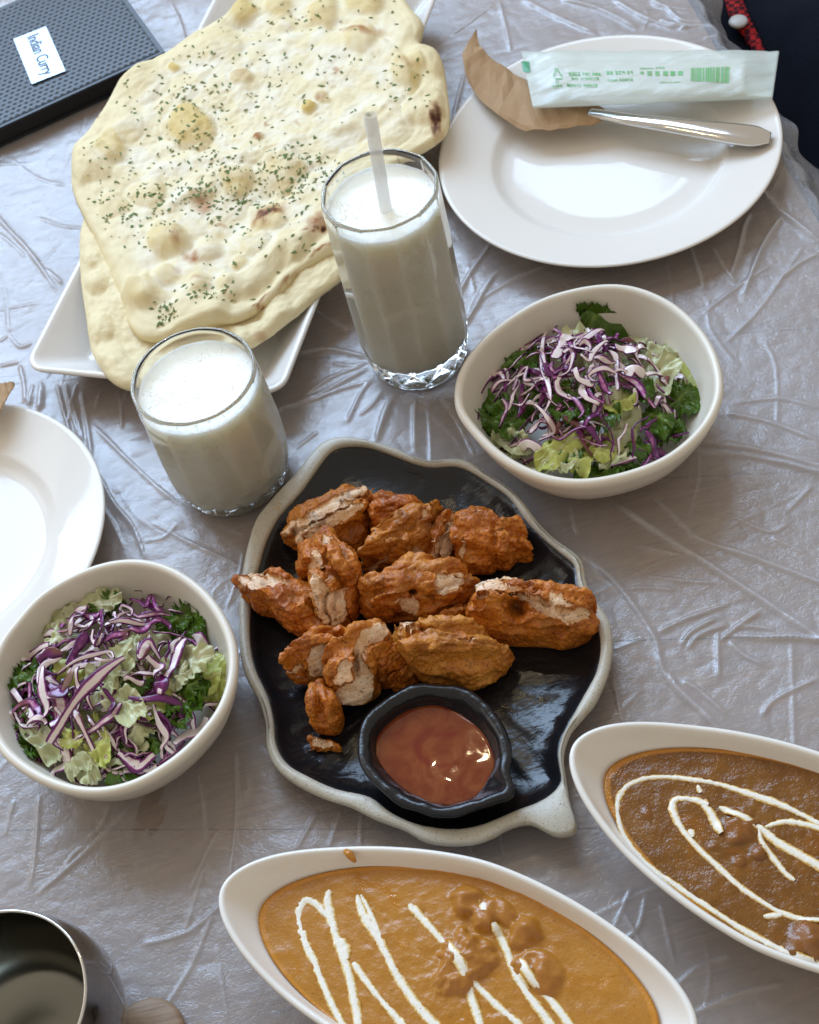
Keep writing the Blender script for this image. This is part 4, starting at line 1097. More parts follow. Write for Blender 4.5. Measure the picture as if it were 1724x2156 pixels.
        hh = height(q, de)[0]; q[:, 2] = z0+hh
        n = 0; VV = []; FF = []
        for p_ in q:
            a_ = r3.uniform(0, 2*math.pi); l_ = r3.uniform(.0007, .0030)*(1.4 if r3.random() < .06 else 1); w_ = l_*r3.uniform(.22, .6); tz = r3.uniform(-.0004, .0006)
            d_ = np.array([math.cos(a_), math.sin(a_), 0]); e_ = np.array([-d_[1], d_[0], 0])
            b0 = p_+np.array([0, 0, .00035]); th_ = np.array([0, 0, -.00035])
            tp = [b0-d_*l_*.8, b0-e_*w_*.6+[0, 0, .0003], b0+d_*l_+[0, 0, tz], b0+e_*w_+[0, 0, .0004]]
            VV += tp+[x_+th_ for x_ in tp]
            FF += [(n, n+1, n+2, n+3), (n+7, n+6, n+5, n+4), (n, n+4, n+5, n+1), (n+1, n+5, n+6, n+2), (n+2, n+6, n+7, n+3), (n+3, n+7, n+4, n)]; n += 8
        tag(build('parsley_flakes', np.array(VV), FF, M['herb'], o, smooth=False), kind='stuff')
    return o


naan(NAAN_LO, .0310, .0060, 'plain pale naan lying underneath, its rounded end over the tray corner', False)
naan(NAAN_UP, .0385, .0062, 'large blistered naan sprinkled with green parsley flakes, on top of the other', True)


# ------------------------------------------------------------------ chicken
def inpoly(px, poly):
    p = np.asarray(poly, float); x, y = px[:, 0], px[:, 1]; c = np.zeros(len(px), bool); j = len(p)-1
    for i in range(len(p)):
        with np.errstate(divide='ignore', invalid='ignore'):
            cond = ((p[i, 1] > y) != (p[j, 1] > y)) & (x < (p[j, 0]-p[i, 0])*(y-p[i, 1])/(p[j, 1]-p[i, 1]+1e-12)+p[i, 0])
        c ^= cond; j = i
    return c


def vox_union(parts, size):
    """closed shapes -> one continuous skin (voxel remesh)"""
    v, f = merge(parts)
    me = bpy.data.meshes.new('tmp'); me.from_pydata(v.tolist(), [], f); me.update()
    o = bpy.data.objects.new('tmp', me); scene.collection.objects.link(o)
    md = o.modifiers.new('r', 'REMESH'); md.mode = 'VOXEL'; md.voxel_size = size; md.adaptivity = 0
    dg = bpy.context.evaluated_depsgraph_get(); m2 = bpy.data.meshes.new_from_object(o.evaluated_get(dg))
    V = np.zeros(len(m2.vertices)*3); m2.vertices.foreach_get('co', V); V = V.reshape(-1, 3)
    F = np.zeros(len(m2.loops), np.int64); m2.loops.foreach_get('vertex_index', F); F = F.reshape(-1, 4)
    bpy.data.objects.remove(o); bpy.data.meshes.remove(m2); bpy.data.meshes.remove(me)
    return V, F


def vnormals(V, F):
    n = np.cross(V[F[:, 2]]-V[F[:, 0]], V[F[:, 3]]-V[F[:, 1]]); N = np.zeros_like(V)
    for k in range(4): np.add.at(N, F[:, k], n)
    return N/(np.linalg.norm(N, axis=1)[:, None]+1e-12)


def vsmooth(a, F, it):
    E = np.concatenate([F[:, [0, 1]], F[:, [1, 2]], F[:, [2, 3]], F[:, [3, 0]]])
    cnt = np.bincount(E[:, 0], minlength=len(a))+np.bincount(E[:, 1], minlength=len(a))
    for _ in range(it):
        if a.ndim == 1:
            s_ = np.bincount(E[:, 0], a[E[:, 1]], len(a))+np.bincount(E[:, 1], a[E[:, 0]], len(a)); a = .5*a+.5*s_/np.maximum(cnt, 1)
        else:
            a = np.stack([vsmooth(a[:, k], F, 1) for k in range(a.shape[1])], -1)
    return a


def lobe(c3, ax, yaw, pitch):
    nu, nv = 28, 16; R_ = []
    for ph in np.linspace(-.97, .97, nv)*math.pi/2:
        t = np.arange(nu)*2*math.pi/nu; e = .75
        cx = np.sign(np.cos(t))*np.abs(np.cos(t))**e; cy = np.sign(np.sin(t))*np.abs(np.sin(t))**e; cp = math.cos(ph)**e; sp_ = math.copysign(abs(math.sin(ph))**e, ph)
        R_.append(np.c_[cx*cp*ax[0], cy*cp*ax[1], np.full(nu, sp_*ax[2])])
    v, f = rings(R_)
    cy_, sy_, cp_, sp2 = math.cos(yaw), math.sin(yaw), math.cos(pitch), math.sin(pitch)
    x, y, z = v[:, 0]*cp_-v[:, 2]*sp2, v[:, 1], v[:, 0]*sp2+v[:, 2]*cp_
    return np.c_[x*cy_-y*sy_, x*sy_+y*cy_, z]+c3, f


def chicken(label, poly, h, zb, pale=(), holes=(), tone=.3, seed=0, grooves=()):
    h *= 1.15
    pc = np.array(poly, float).mean(0); poly = pc+(np.array(poly, float)-pc)*1.05
    px = np.array(Z(o5, k5, poly)); vmin, vmax = px[:, 1].min(), px[:, 1].max()
    zi = zb+h*(.12+.62*(vmax-px[:, 1])/(vmax-vmin))
    w2 = np.array([P(u_, v_, z_)[:2] for (u_, v_), z_ in zip(px, zi)])
    c = centroid(w2); N = 120; R = polar_r(w2, c, N, 0); a = ang(N)
    L = [xyz(c+a*(R*s)[:, None], zb+z_*h) for s, z_ in ((.05, 0), (.5, 0), (.82, .01), (.94, .10), (1, .26), (.985, .42))]
    for s in np.linspace(.95, .03, 14): L.append(xyz(c+a*(R*s)[:, None], zb+h*(.42+.26*np.clip(1-s**3, 0, 1)**.6)))
    parts = [rings(L)]
    dn = spl(w2, 400)-c; ev, em = np.linalg.eigh(np.cov(dn.T)); e1, e2 = em[:, 1], em[:, 0]
    l1, l2 = np.abs(dn@e1).max(), np.abs(dn@e2).max(); yaw0 = math.atan2(e1[1], e1[0])
    pr = np.random.default_rng(seed*11+5); nl = 4 if h > .03 else (3 if h > .02 else 1)
    for k in range(nl):
        off = (k-(nl-1)/2)/max(nl, 1)*1.25*l2+pr.normal(0, .06*l2)
        cc = c+e2*off+e1*pr.normal(0, .14*l1)
        parts.append(lobe(np.array([*cc, zb+h*pr.uniform(.50, .68)]), (l1*pr.uniform(.62, .92), l2*pr.uniform(.30, .44), h*pr.uniform(.30, .40)), yaw0+pr.normal(0, .22), pr.normal(0, .18)))
    v, F = vox_union(parts, .00088 if h > .02 else .0006)
    v = vsmooth(v, F, 2)
    d = v[:, :2]-c; th = np.arctan2(d[:, 1], d[:, 0]) % (2*math.pi); r_ = np.hypot(d[:, 0], d[:, 1])
    Rr = np.interp(th, np.arange(N+1)*2*math.pi/N, np.r_[R, R[0]])
    v[:, :2] = c+d*np.minimum(1, Rr*1.01/(r_+1e-9))[:, None]
    v[:, 2] = np.maximum(v[:, 2], zb)
    nv_ = vnormals(v, F); up = np.clip((v[:, 2]-zb)/h, 0, 1); am = sstep(.02, .2, up)
    sp = v+seed*.37
    wp = sp+np.stack([fbm(sp*60, 2, 51), fbm(sp*60+7, 2, 52), fbm(sp*60+13, 2, 53)], -1)*.006
    rg_ = 1-np.abs(fbm(wp*np.array([55, 95, 75]), 2, 33+seed))
    disp = .0016*fbm(sp*60, 2, 1+seed)+.0022*(np.clip(rg_, 0, 1)**2-.6)+.0009*fbm(wp*190, 2, 5)+.0008*(np.clip(1-np.abs(fbm(sp*420, 2, 9)), 0, 1)**2-.5)
    # knife cuts: flat, fibrous, pale faces
    cam3 = np.array([0, 0, CAMH]); vw = cam3-v; vw /= np.linalg.norm(vw, axis=1)[:, None]; face = (nv_*vw).sum(1)
    zx = (proj(v)-np.array(o5))/k5
    wz = zx+np.stack([fbm(np.c_[zx/22, zx[:, 0]*0+seed], 2, 41), fbm(np.c_[zx/22, zx[:, 0]*0+5+seed], 2, 42)], -1)*8
    pl = np.zeros(len(v)); shade = np.zeros(len(v)); vis = (face > .05) & (up > .18)
    v = v+nv_*(disp*am)[:, None]
    for pol in pale:
        pa_ = np.array(pol, float); pa_ = pa_.mean(0)+(pa_-pa_.mean(0))*1.12
        ins = inpoly(wz, pa_) & vis
        if ins.sum() < 15: continue
        q = v[ins]; p0 = q.mean(0); n_ = nv_[ins].mean(0)+np.array([pr.normal(0, .2), -.25, .45]); n_ /= np.linalg.norm(n_)
        dd = (q-p0)@n_+.0016
        gr = fbm(np.c_[(q-p0)@np.cross(n_, [0, 0, 1.])*130, (q-p0)@np.cross(n_, np.cross(n_, [0, 0, 1.]))*460, dd*0+seed], 2, 61)
        v[ins] = q-np.outer(dd*np.where(dd > 0, .86, .55)-.0004*gr, n_)
        pl[ins] = 1
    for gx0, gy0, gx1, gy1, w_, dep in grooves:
        g = np.exp(-(seg_dist(wz, [(gx0, gy0), (gx1, gy1)])/w_)**2)*vis; v = v-vw*(dep*.8*g*am)[:, None]; shade = np.maximum(shade, np.clip(g*1.2-.6, 0, 1)*.5)  # groove shade is painted into the colour along with the dent
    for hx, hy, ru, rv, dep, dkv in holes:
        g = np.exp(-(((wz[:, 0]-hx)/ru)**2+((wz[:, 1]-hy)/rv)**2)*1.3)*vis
        v = v-vw*(dep*g*am)[:, None]; shade = np.maximum(shade, np.clip(g*1.5-.5, 0, 1)*dkv)  # hole shade is painted into the colour, following the dent
    pl = vsmooth(pl, F, 9); v[:, 2] = np.maximum(v[:, 2], zb)
    # torn fibres clinging to the cut edges
    edge = np.where((pl > .2) & (pl < .8) & vis)[0]; ex = [(v, [tuple(q) for q in F])]; epl = [pl]; edk = [shade]
    for ii in (pr.choice(edge, min(9, len(edge)), replace=False) if len(edge) else []):
        a_ = pr.uniform(0, 2*math.pi); ln_ = pr.uniform(.0025, .006); d0 = np.array([math.cos(a_), math.sin(a_), pr.uniform(-.6, .1)]); p0 = v[ii]-nv_[ii]*.0008
        m_ = 7; tt = np.linspace(0, 1, m_); cv = p0+np.outer(tt*ln_, d0)+np.outer(np.sin(tt*2.8)*pr.uniform(.0005, .0014), nv_[ii]); rr_ = pr.uniform(.0004, .0008)*(1-.6*tt)
        tg_ = np.gradient(cv, axis=0); tg_ /= np.linalg.norm(tg_, axis=1)[:, None]; RRg = []
        for q, t_, rq in zip(cv, tg_, rr_):
            u_ = np.cross(t_, [.1, .2, 1]); u_ /= np.linalg.norm(u_); w_ = np.cross(t_, u_); an_ = np.arange(6)*math.pi/3
            RRg.append(q+rq*(np.cos(an_)[:, None]*u_+np.sin(an_)[:, None]*w_))
        vv, ff = rings(RRg); ex.append((vv, ff)); epl.append(np.full(len(vv), pr.choice([.3, .8]))); edk.append(np.zeros(len(vv)))
    v, f = merge(ex); pl = np.concatenate(epl); shade = np.concatenate(edk)
    o = build('chicken_piece', v, f, M['chicken'], attrs={'pale': pl, 'dark': shade, 'tone': np.full(len(v), tone)}, origin=(c[0], c[1], zb))
    return tag(o, label, 'chicken', 'roast chicken pieces on the leaf platter')


FZ = .0062
CH = [
    ('chicken piece with a long pale sliced face, nearest the short tumbler', [(265, 500), (290, 440), (330, 400), (390, 350), (470, 310), (560, 285), (610, 290), (622, 330), (612, 400), (602, 470), (560, 545), (520, 562), (450, 565), (380, 565), (300, 540)], .034, FZ,
     [[(275, 480), (300, 440), (360, 380), (470, 322), (580, 292), (600, 315), (520, 355), (430, 390), (350, 440), (300, 480)], [(320, 510), (325, 460), (400, 420), (480, 385), (580, 350), (560, 390), (500, 430), (440, 480), (370, 520)]], (), .6, ((300, 478, 580, 330, 9, .006),)),
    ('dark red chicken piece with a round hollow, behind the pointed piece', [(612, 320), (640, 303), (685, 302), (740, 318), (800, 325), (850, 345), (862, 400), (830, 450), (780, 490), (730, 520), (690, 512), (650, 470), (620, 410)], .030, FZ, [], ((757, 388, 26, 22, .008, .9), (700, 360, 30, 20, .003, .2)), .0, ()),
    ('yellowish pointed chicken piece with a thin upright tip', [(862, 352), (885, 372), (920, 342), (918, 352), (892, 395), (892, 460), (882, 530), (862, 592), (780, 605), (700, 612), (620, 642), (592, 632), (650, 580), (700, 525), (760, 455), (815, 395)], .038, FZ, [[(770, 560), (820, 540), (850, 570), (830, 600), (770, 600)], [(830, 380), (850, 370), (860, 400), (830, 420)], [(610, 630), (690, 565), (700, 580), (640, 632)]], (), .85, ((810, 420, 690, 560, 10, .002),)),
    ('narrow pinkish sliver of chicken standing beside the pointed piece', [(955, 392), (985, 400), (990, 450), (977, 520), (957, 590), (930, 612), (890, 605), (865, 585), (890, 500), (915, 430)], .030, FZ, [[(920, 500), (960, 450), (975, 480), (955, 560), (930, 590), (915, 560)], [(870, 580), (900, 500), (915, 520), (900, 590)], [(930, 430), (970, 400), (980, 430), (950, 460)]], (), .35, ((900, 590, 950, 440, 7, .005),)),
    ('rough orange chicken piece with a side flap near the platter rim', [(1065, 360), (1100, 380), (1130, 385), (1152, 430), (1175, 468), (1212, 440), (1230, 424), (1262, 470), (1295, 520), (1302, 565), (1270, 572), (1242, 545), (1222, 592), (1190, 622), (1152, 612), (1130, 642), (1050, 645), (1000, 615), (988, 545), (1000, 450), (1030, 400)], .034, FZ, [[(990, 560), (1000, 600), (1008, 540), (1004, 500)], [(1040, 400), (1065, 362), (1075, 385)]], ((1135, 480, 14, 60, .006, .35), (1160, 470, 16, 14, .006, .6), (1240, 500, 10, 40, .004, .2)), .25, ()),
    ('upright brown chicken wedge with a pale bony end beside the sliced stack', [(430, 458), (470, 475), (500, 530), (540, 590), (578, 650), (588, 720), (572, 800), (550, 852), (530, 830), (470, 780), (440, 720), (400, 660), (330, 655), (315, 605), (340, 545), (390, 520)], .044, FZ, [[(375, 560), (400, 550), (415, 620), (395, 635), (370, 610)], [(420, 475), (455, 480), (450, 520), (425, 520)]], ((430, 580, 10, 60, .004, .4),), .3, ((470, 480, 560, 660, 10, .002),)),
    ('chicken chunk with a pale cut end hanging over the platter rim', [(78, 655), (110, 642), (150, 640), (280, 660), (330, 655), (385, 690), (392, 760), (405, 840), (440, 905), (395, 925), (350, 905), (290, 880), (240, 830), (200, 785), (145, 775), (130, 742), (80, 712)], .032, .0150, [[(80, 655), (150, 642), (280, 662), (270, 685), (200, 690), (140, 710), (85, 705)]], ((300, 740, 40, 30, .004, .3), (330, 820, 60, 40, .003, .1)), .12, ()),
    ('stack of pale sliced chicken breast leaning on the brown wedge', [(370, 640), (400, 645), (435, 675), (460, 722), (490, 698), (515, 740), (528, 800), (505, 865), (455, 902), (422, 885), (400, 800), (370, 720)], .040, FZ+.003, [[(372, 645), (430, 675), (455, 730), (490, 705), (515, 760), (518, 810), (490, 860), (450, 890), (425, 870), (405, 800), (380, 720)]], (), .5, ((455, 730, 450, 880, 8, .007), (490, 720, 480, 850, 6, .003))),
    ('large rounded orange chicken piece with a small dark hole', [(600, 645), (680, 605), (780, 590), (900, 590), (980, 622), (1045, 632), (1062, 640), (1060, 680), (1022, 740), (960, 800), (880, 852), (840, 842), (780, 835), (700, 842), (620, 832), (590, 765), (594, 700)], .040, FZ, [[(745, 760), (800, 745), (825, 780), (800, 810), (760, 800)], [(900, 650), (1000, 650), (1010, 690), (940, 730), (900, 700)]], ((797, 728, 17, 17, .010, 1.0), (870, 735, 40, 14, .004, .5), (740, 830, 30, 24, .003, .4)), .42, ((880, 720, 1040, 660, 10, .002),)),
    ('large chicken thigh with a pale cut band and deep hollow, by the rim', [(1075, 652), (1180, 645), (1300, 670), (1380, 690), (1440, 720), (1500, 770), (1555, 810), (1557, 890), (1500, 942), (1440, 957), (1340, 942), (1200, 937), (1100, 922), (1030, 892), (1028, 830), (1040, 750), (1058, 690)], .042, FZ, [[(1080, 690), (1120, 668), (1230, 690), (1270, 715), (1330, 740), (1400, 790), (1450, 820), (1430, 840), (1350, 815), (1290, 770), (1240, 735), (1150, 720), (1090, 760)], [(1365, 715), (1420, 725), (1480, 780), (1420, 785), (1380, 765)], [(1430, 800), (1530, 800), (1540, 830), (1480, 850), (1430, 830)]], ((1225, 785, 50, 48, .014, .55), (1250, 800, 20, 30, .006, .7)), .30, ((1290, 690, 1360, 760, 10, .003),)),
    ('smooth amber chicken piece directly behind the dip dish', [(715, 835), (800, 830), (850, 870), (950, 905), (1050, 907), (1190, 947), (1197, 990), (1162, 1050), (1100, 1102), (1040, 1132), (950, 1105), (860, 1098), (800, 1055), (760, 995), (720, 915)], .042, FZ, [[(720, 845), (800, 835), (840, 875), (790, 880), (730, 870)], [(960, 910), (1050, 910), (1040, 925)]], ((820, 980, 40, 30, .001, .0),), .95, ((840, 880, 1180, 955, 10, .002),)),
    ('pale torn chicken piece with two little bone ends', [(400, 932), (440, 900), (480, 890), (530, 915), (556, 960), (540, 1020), (500, 1060), (440, 1090), (370, 1092), (312, 1102), (278, 1062), (300, 1025), (345, 1015), (368, 965)], .040, FZ+.004, [[(355, 1010), (380, 970), (430, 950), (500, 960), (520, 1000), (480, 1030), (420, 1065), (370, 1050)], [(285, 1060), (300, 1035), (335, 1035), (320, 1065)], [(325, 1090), (345, 1070), (380, 1085)]], ((520, 960, 20, 10, .004, .5), (350, 1050, 10, 12, .005, .4)), .3, ((400, 945, 540, 960, 8, .003),)),
    ('chicken piece with a curled white cut face between torn piece and amber piece', [(600, 872), (640, 862), (692, 860), (712, 920), (682, 1000), (655, 1050), (652, 1122), (592, 1182), (520, 1192), (462, 1165), (440, 1100), (490, 1010), (520, 985), (545, 1010), (550, 940)], .044, FZ+.003, [[(560, 960), (590, 890), (650, 870), (690, 875), (660, 930), (610, 960), (600, 1020), (640, 1080), (630, 1140), (560, 1185), (490, 1165), (465, 1130), (540, 1110), (560, 1070), (555, 1010)], [(470, 1080), (510, 1000), (535, 1010), (540, 1080), (490, 1120)]], ((570, 1040, 14, 40, .006, .4),), .5, ((550, 1000, 580, 1090, 9, .004),)),
    ('shaggy dark orange chicken scrap beside the amber piece', [(680, 962), (720, 950), (762, 962), (772, 1020), (752, 1082), (685, 1122), (655, 1105), (665, 1020)], .032, FZ, [], ((700, 1070, 20, 20, .005, .5),), .1, ()),
    ('thin dark strip of chicken lying against the dip dish', [(838, 1020), (846, 1030), (800, 1090), (735, 1138), (715, 1132), (770, 1070)], .018, FZ, [], (), .15, ()),
    ('orange chicken stub with a crumbly crust below the torn piece', [(420, 1100), (455, 1120), (480, 1180), (502, 1222), (492, 1312), (420, 1318), (390, 1302), (388, 1230), (378, 1160), (390, 1110)], .030, FZ, [], ((470, 1230, 20, 40, .004, .3),), .22, ()),
    ('small loose crumb of chicken lying alone near the dip dish', [(372, 1345), (388, 1318), (430, 1330), (488, 1372), (500, 1392), (430, 1392), (380, 1378)], .012, FZ, [[(385, 1335), (430, 1335), (480, 1378), (420, 1375), (385, 1365)]], (), .5, ()),
    ('small orange strip of chicken wedged between the two largest pieces', [(1032, 765), (1022, 830), (985, 882), (930, 892), (893, 872), (940, 842)], .024, FZ, [], (), .6, ()),
]
for i, (lb, poly, h, zb, pale, holes, tone, gr) in enumerate(CH):
    chicken(lb, poly, h, zb, pale, holes, tone, i+1, gr)


# ------------------------------------------------------------------ salads
def ribbon(ce, w, th, z_tilt, seed, curl):
    """thin strip with purple edges; ce (m,3) centre line"""
    m_ = len(ce); tg = np.gradient(ce, axis=0); tg /= np.linalg.norm(tg, axis=1)[:, None]+1e-9
    up = np.array([0, 0, 1.0]); L = []; E_ = []
    tl = np.linspace(0, 1, m_)
    for i in range(m_):
        sd = np.cross(up, tg[i]); sd /= np.linalg.norm(sd)+1e-9
        n_ = np.cross(tg[i], sd)
        tw = z_tilt+curl*math.sin(tl[i]*5+seed)
        s2 = sd*math.cos(tw)+n_*math.sin(tw); n2 = n_*math.cos(tw)-sd*math.sin(tw)
        ww = w*(.45+.55*math.sin(math.pi*min(1, max(0, tl[i]*.9+.06))))*(1+.25*math.sin(seed*3+tl[i]*9))
        prof = [(-1, 0, 1), (-.8, .5, .75), (-.35, .55, .28), (.35, .55, .28), (.8, .5, .75), (1, 0, 1), (.8, -.5, .9), (-.8, -.5, .9)]
        L.append(np.array([ce[i]+s2*a*ww/2+n2*b*th for a, b, e in prof])); E_.append([e for a, b, e in prof])
    v, f = rings(L)
    return v, f, np.r_[np.array(E_).ravel(), .9, .9]


def leaf(c, rx, ry, rot, z, frill, seed, lift=(0, 0)):
    N, Mr = 96, 16; t = np.arange(N)*2*math.pi/N
    cu, su = np.cos(t), np.sin(t); q0 = np.c_[cu, su, t*0+seed*3.7]
    R = 1.08+.34*fbm(q0*1.1, 2, 3)+frill*.10*fbm(q0*4.0, 3, 5)+frill*.03*fbm(q0*12, 2, 7)
    ph = fbm(q0*3.0, 2, 9)*3; ph2 = fbm(q0*7.0, 2, 11)*2.2
    L = []; vein = []
    cs, sn = math.cos(rot), math.sin(rot)
    for s in np.linspace(.03, 1, Mr):
        x = np.cos(t)*R*s*rx; y = np.sin(t)*R*s*ry
        qq = np.c_[x*85+seed*9, y*85, x*0+seed]
        cr_ = 1-np.abs(fbm(qq*.75, 2, 4)); ed_ = fbm(np.c_[cu*(5+6*frill), su*(5+6*frill), t*0+seed], 2, 6)
        zz_ = .0075*(cr_-.7)+.0022*fbm(qq*2.2, 2, 14)+(s**3)*(.0030+.0028*frill)*ed_+lift[0]*x+lift[1]*y+.004*(s**2)*math.sin(seed)
        L.append(np.c_[c[0]+x*cs-y*sn, c[1]+x*sn+y*cs, z+zz_])
        vn = .8*np.exp(-(y/(.0010))**2)*(1-.5*s)+.16*np.exp(-(((x*1.0-np.abs(y)*.9+.1) % .008-.004)/.0005)**2)
        vein.append(np.clip(vn, 0, 1))
    v, f = rings(L, True, False)
    nv = len(v); v2 = v.copy(); v2[:, 2] -= .0007
    f2 = [tuple(reversed([i+nv for i in q])) for q in f]
    e0 = (Mr-1)*N
    f3 = [(e0+j, e0+nv+j, e0+nv+(j+1) % N, e0+(j+1) % N) for j in range(N)]
    ve = np.r_[np.concatenate(vein), .5]
    return np.concatenate([v, v2], 0), f+f2+f3, np.r_[ve, ve]


def salad(name_lbl, c, R, o, k, leaves, hero, hearts, nrand, seed, region, drips):
    rs = np.random.default_rng(seed)
    root = empty('cabbage_salad', (c[0], c[1], .0075), name_lbl, 'salad', 'cabbage salads')
    Rm = R.mean()
    hc = P(*Z(o, k, [region[:2]])[0], .038)[:2]; hr = region[2]

    def hz(x, y):
        d = math.hypot(x-hc[0], y-hc[1])/hr
        return .0200+.031*max(0, 1-d*d)**.7
    def clampz(x, y, z):
        th = math.atan2(y-c[1], x-c[0]) % (2*math.pi); Rr = np.interp(th, np.arange(len(R)+1)*2*math.pi/len(R), np.r_[R, R[0]])
        d = math.hypot(x-c[0], y-c[1])/(Rr-.006)
        floor = float(np.interp(d, [0, .45, .62, .78, .90, .97, 1.0], [.0085, .0085, .010, .015, .025, .037, .045]))
        return max(z, floor+.0022)
    def fit_leaf(v):
        h_ = len(v)//2
        d = v[:, :2]-c; th = np.arctan2(d[:, 1], d[:, 0]) % (2*math.pi); Rr = np.interp(th, np.arange(len(R)+1)*2*math.pi/len(R), np.r_[R, R[0]])
        r_ = np.hypot(d[:, 0], d[:, 1]); lim = (Rr-.006)*.93
        v[:, :2] = c+d*np.minimum(1, lim/(r_+1e-9))[:, None]
        v[:h_, 2] = [clampz(q[0], q[1], q[2])+.0022 for q in v[:h_]]
        v[h_:, 2] = v[:h_, 2]-.0007
        return v
    # bed of lettuce underneath everything
    for i in range(12):
        a_ = rs.uniform(0, 2*math.pi); rr = hr*math.sqrt(rs.uniform(0, .75)); x, y = hc[0]+rr*math.cos(a_), hc[1]+rr*math.sin(a_)
        mt = 'green' if rs.random() < .6 else ('iceberg' if rs.random() < .7 else 'yellowleaf')
        v, f, ve = leaf((x, y), rs.uniform(.013, .022), rs.uniform(.010, .017), rs.uniform(0, 6.3), max(.017, hz(x, y)-.007), 1.0 if mt == 'green' else .12, i+seed, (rs.normal(0, .2), rs.normal(0, .2)))
        v = fit_leaf(v)
        build('lettuce_leaf', v, f, M[mt], root, attrs={'vein': ve})
    for i, (u_, v_, rx, ry, rot, mt, dz, lx, ly) in enumerate(leaves):
        zc = .035
        for _ in range(6):
            q = P(*Z(o, k, [(u_, v_)])[0], max(zc, .014)); zc = .5*zc+.5*(hz(q[0], q[1])+dz-.0035)
        v, f, ve = leaf(q[:2], rx, ry, rot, max(zc, .014), 1.0 if mt == 'green' else .12, i*1.7+seed, (lx, ly))
        v = fit_leaf(v)
        build('lettuce_leaf', v, f, M[mt], root, attrs={'vein': ve})
    n = 0

    def put(c2, w, tilt, dz, curl):
        d = c2-c; th = np.arctan2(d[:, 1], d[:, 0]) % (2*math.pi); Rr = np.interp(th, np.arange(len(R)+1)*2*math.pi/len(R), np.r_[R, R[0]])
        c2 = c+d*np.minimum(1, (Rr-.006)*.93/(np.hypot(d[:, 0], d[:, 1])+1e-9))[:, None]
        z_ = np.array([hz(q[0], q[1]) for q in c2]); m_ = len(c2)
        und = .0022*np.sin(np.linspace(0, rs.uniform(3, 9), m_)+rs.uniform(0, 6))
        ce = np.c_[c2, [clampz(q[0], q[1], zz_+dz+u_) for q, zz_, u_ in zip(c2, z_, und)]]
        v, f, e = ribbon(ce, w, .0010, tilt, rs.uniform(0, 6), curl)
        build('cabbage_shred', v, f, M['cabbage'], root, attrs={'edge': e})
    for i in range(nrand):
        a_ = rs.uniform(0, 2*math.pi); rr = hr*.92*math.sqrt(rs.uniform(0, 1)); p_ = np.array([hc[0]+rr*math.cos(a_), hc[1]+rr*math.sin(a_)])
        hd = rs.uniform(0, 2*math.pi); L_ = rs.uniform(.014, .042); m_ = 18; cv = rs.normal(0, 45); c2 = []
        for j in range(m_):
            c2.append(p_.copy()); hd += cv*L_/m_+rs.normal(0, .22); p_ = p_+L_/m_*np.array([math.cos(hd), math.sin(hd)])
            if math.hypot(p_[0]-hc[0], p_[1]-hc[1]) > hr*1.05: hd += .5
        put(np.array(c2), rs.uniform(.0018, .0056), rs.normal(0, .6), rs.uniform(-.002, .007), rs.uniform(0, .6))
    for pts, w, tilt, dz in hero:
        cq = []
        for q in Z(o, k, pts):
            zc = .04
            for _ in range(6): zc = .5*zc+.5*(hz(*P(*q, zc)[:2])+dz)
            cq.append(P(*q, zc)[:2])
        c2 = spl(np.array(cq), 34, closed=False)
        put(c2, w*.92, tilt, dz, .15)
    for pts, th in []:
        w2 = PP(Z(o, k, pts), .048)[:, :2]; cc = centroid(w2); N = 80; Rr = polar_r(w2, cc, N, 1); a = ang(N)
        zc = hz(*cc)+.005
        t = np.arange(N)*2*math.pi/N; rag = 1+.05*np.sin(t*9)+.03*np.sin(t*17)
        v, f = rings([xyz(cc+a*(Rr*.9)[:, None], zc-.004), xyz(cc+a*(Rr*rag)[:, None], zc)]+[xyz(cc+a*(Rr*s)[:, None], zc+th) for s in (.96, .8, .6, .4, .2, .05)])
        v[:, 2] += .0012*fbm(v*180, 2, 7)
        build('cabbage_heart', v, f, M['heart'], root, flip=True)
    for (u_, v_, ru, rv, an, zt_) in drips:
        if zt_ > .03:
            zc = .04
            for _ in range(6): zc = .5*zc+.5*(hz(*P(*Z(o, k, [(u_, v_)])[0], zc)[:2])+.004)
            zt_ = zc
        q = P(*Z(o, k, [(u_, v_)])[0], zt_)[:2]; N = 48; t = np.arange(N)*2*math.pi/N; a = ang(N)
        Rr = 1+.25*np.sin(t*2+u_)+.15*np.sin(t*5+v_)
        x = np.cos(t)*Rr*ru; y = np.sin(t)*Rr*rv
        loc = np.stack([x*math.cos(an)-y*math.sin(an), x*math.sin(an)+y*math.cos(an)], -1)
        zb = zt_
        L = [np.c_[q+loc*s, [clampz(p_[0], p_[1], zb)-.0016+hh for p_ in q+loc*s]] for s, hh in ((.9, -.0012), (1, 0), (.93, .0005), (.7, .0009), (.35, .0011), (.05, .0011))]
        v, f = rings(L)
        build('dressing', v, f, M['dressing'], root, flip=True)
    return root


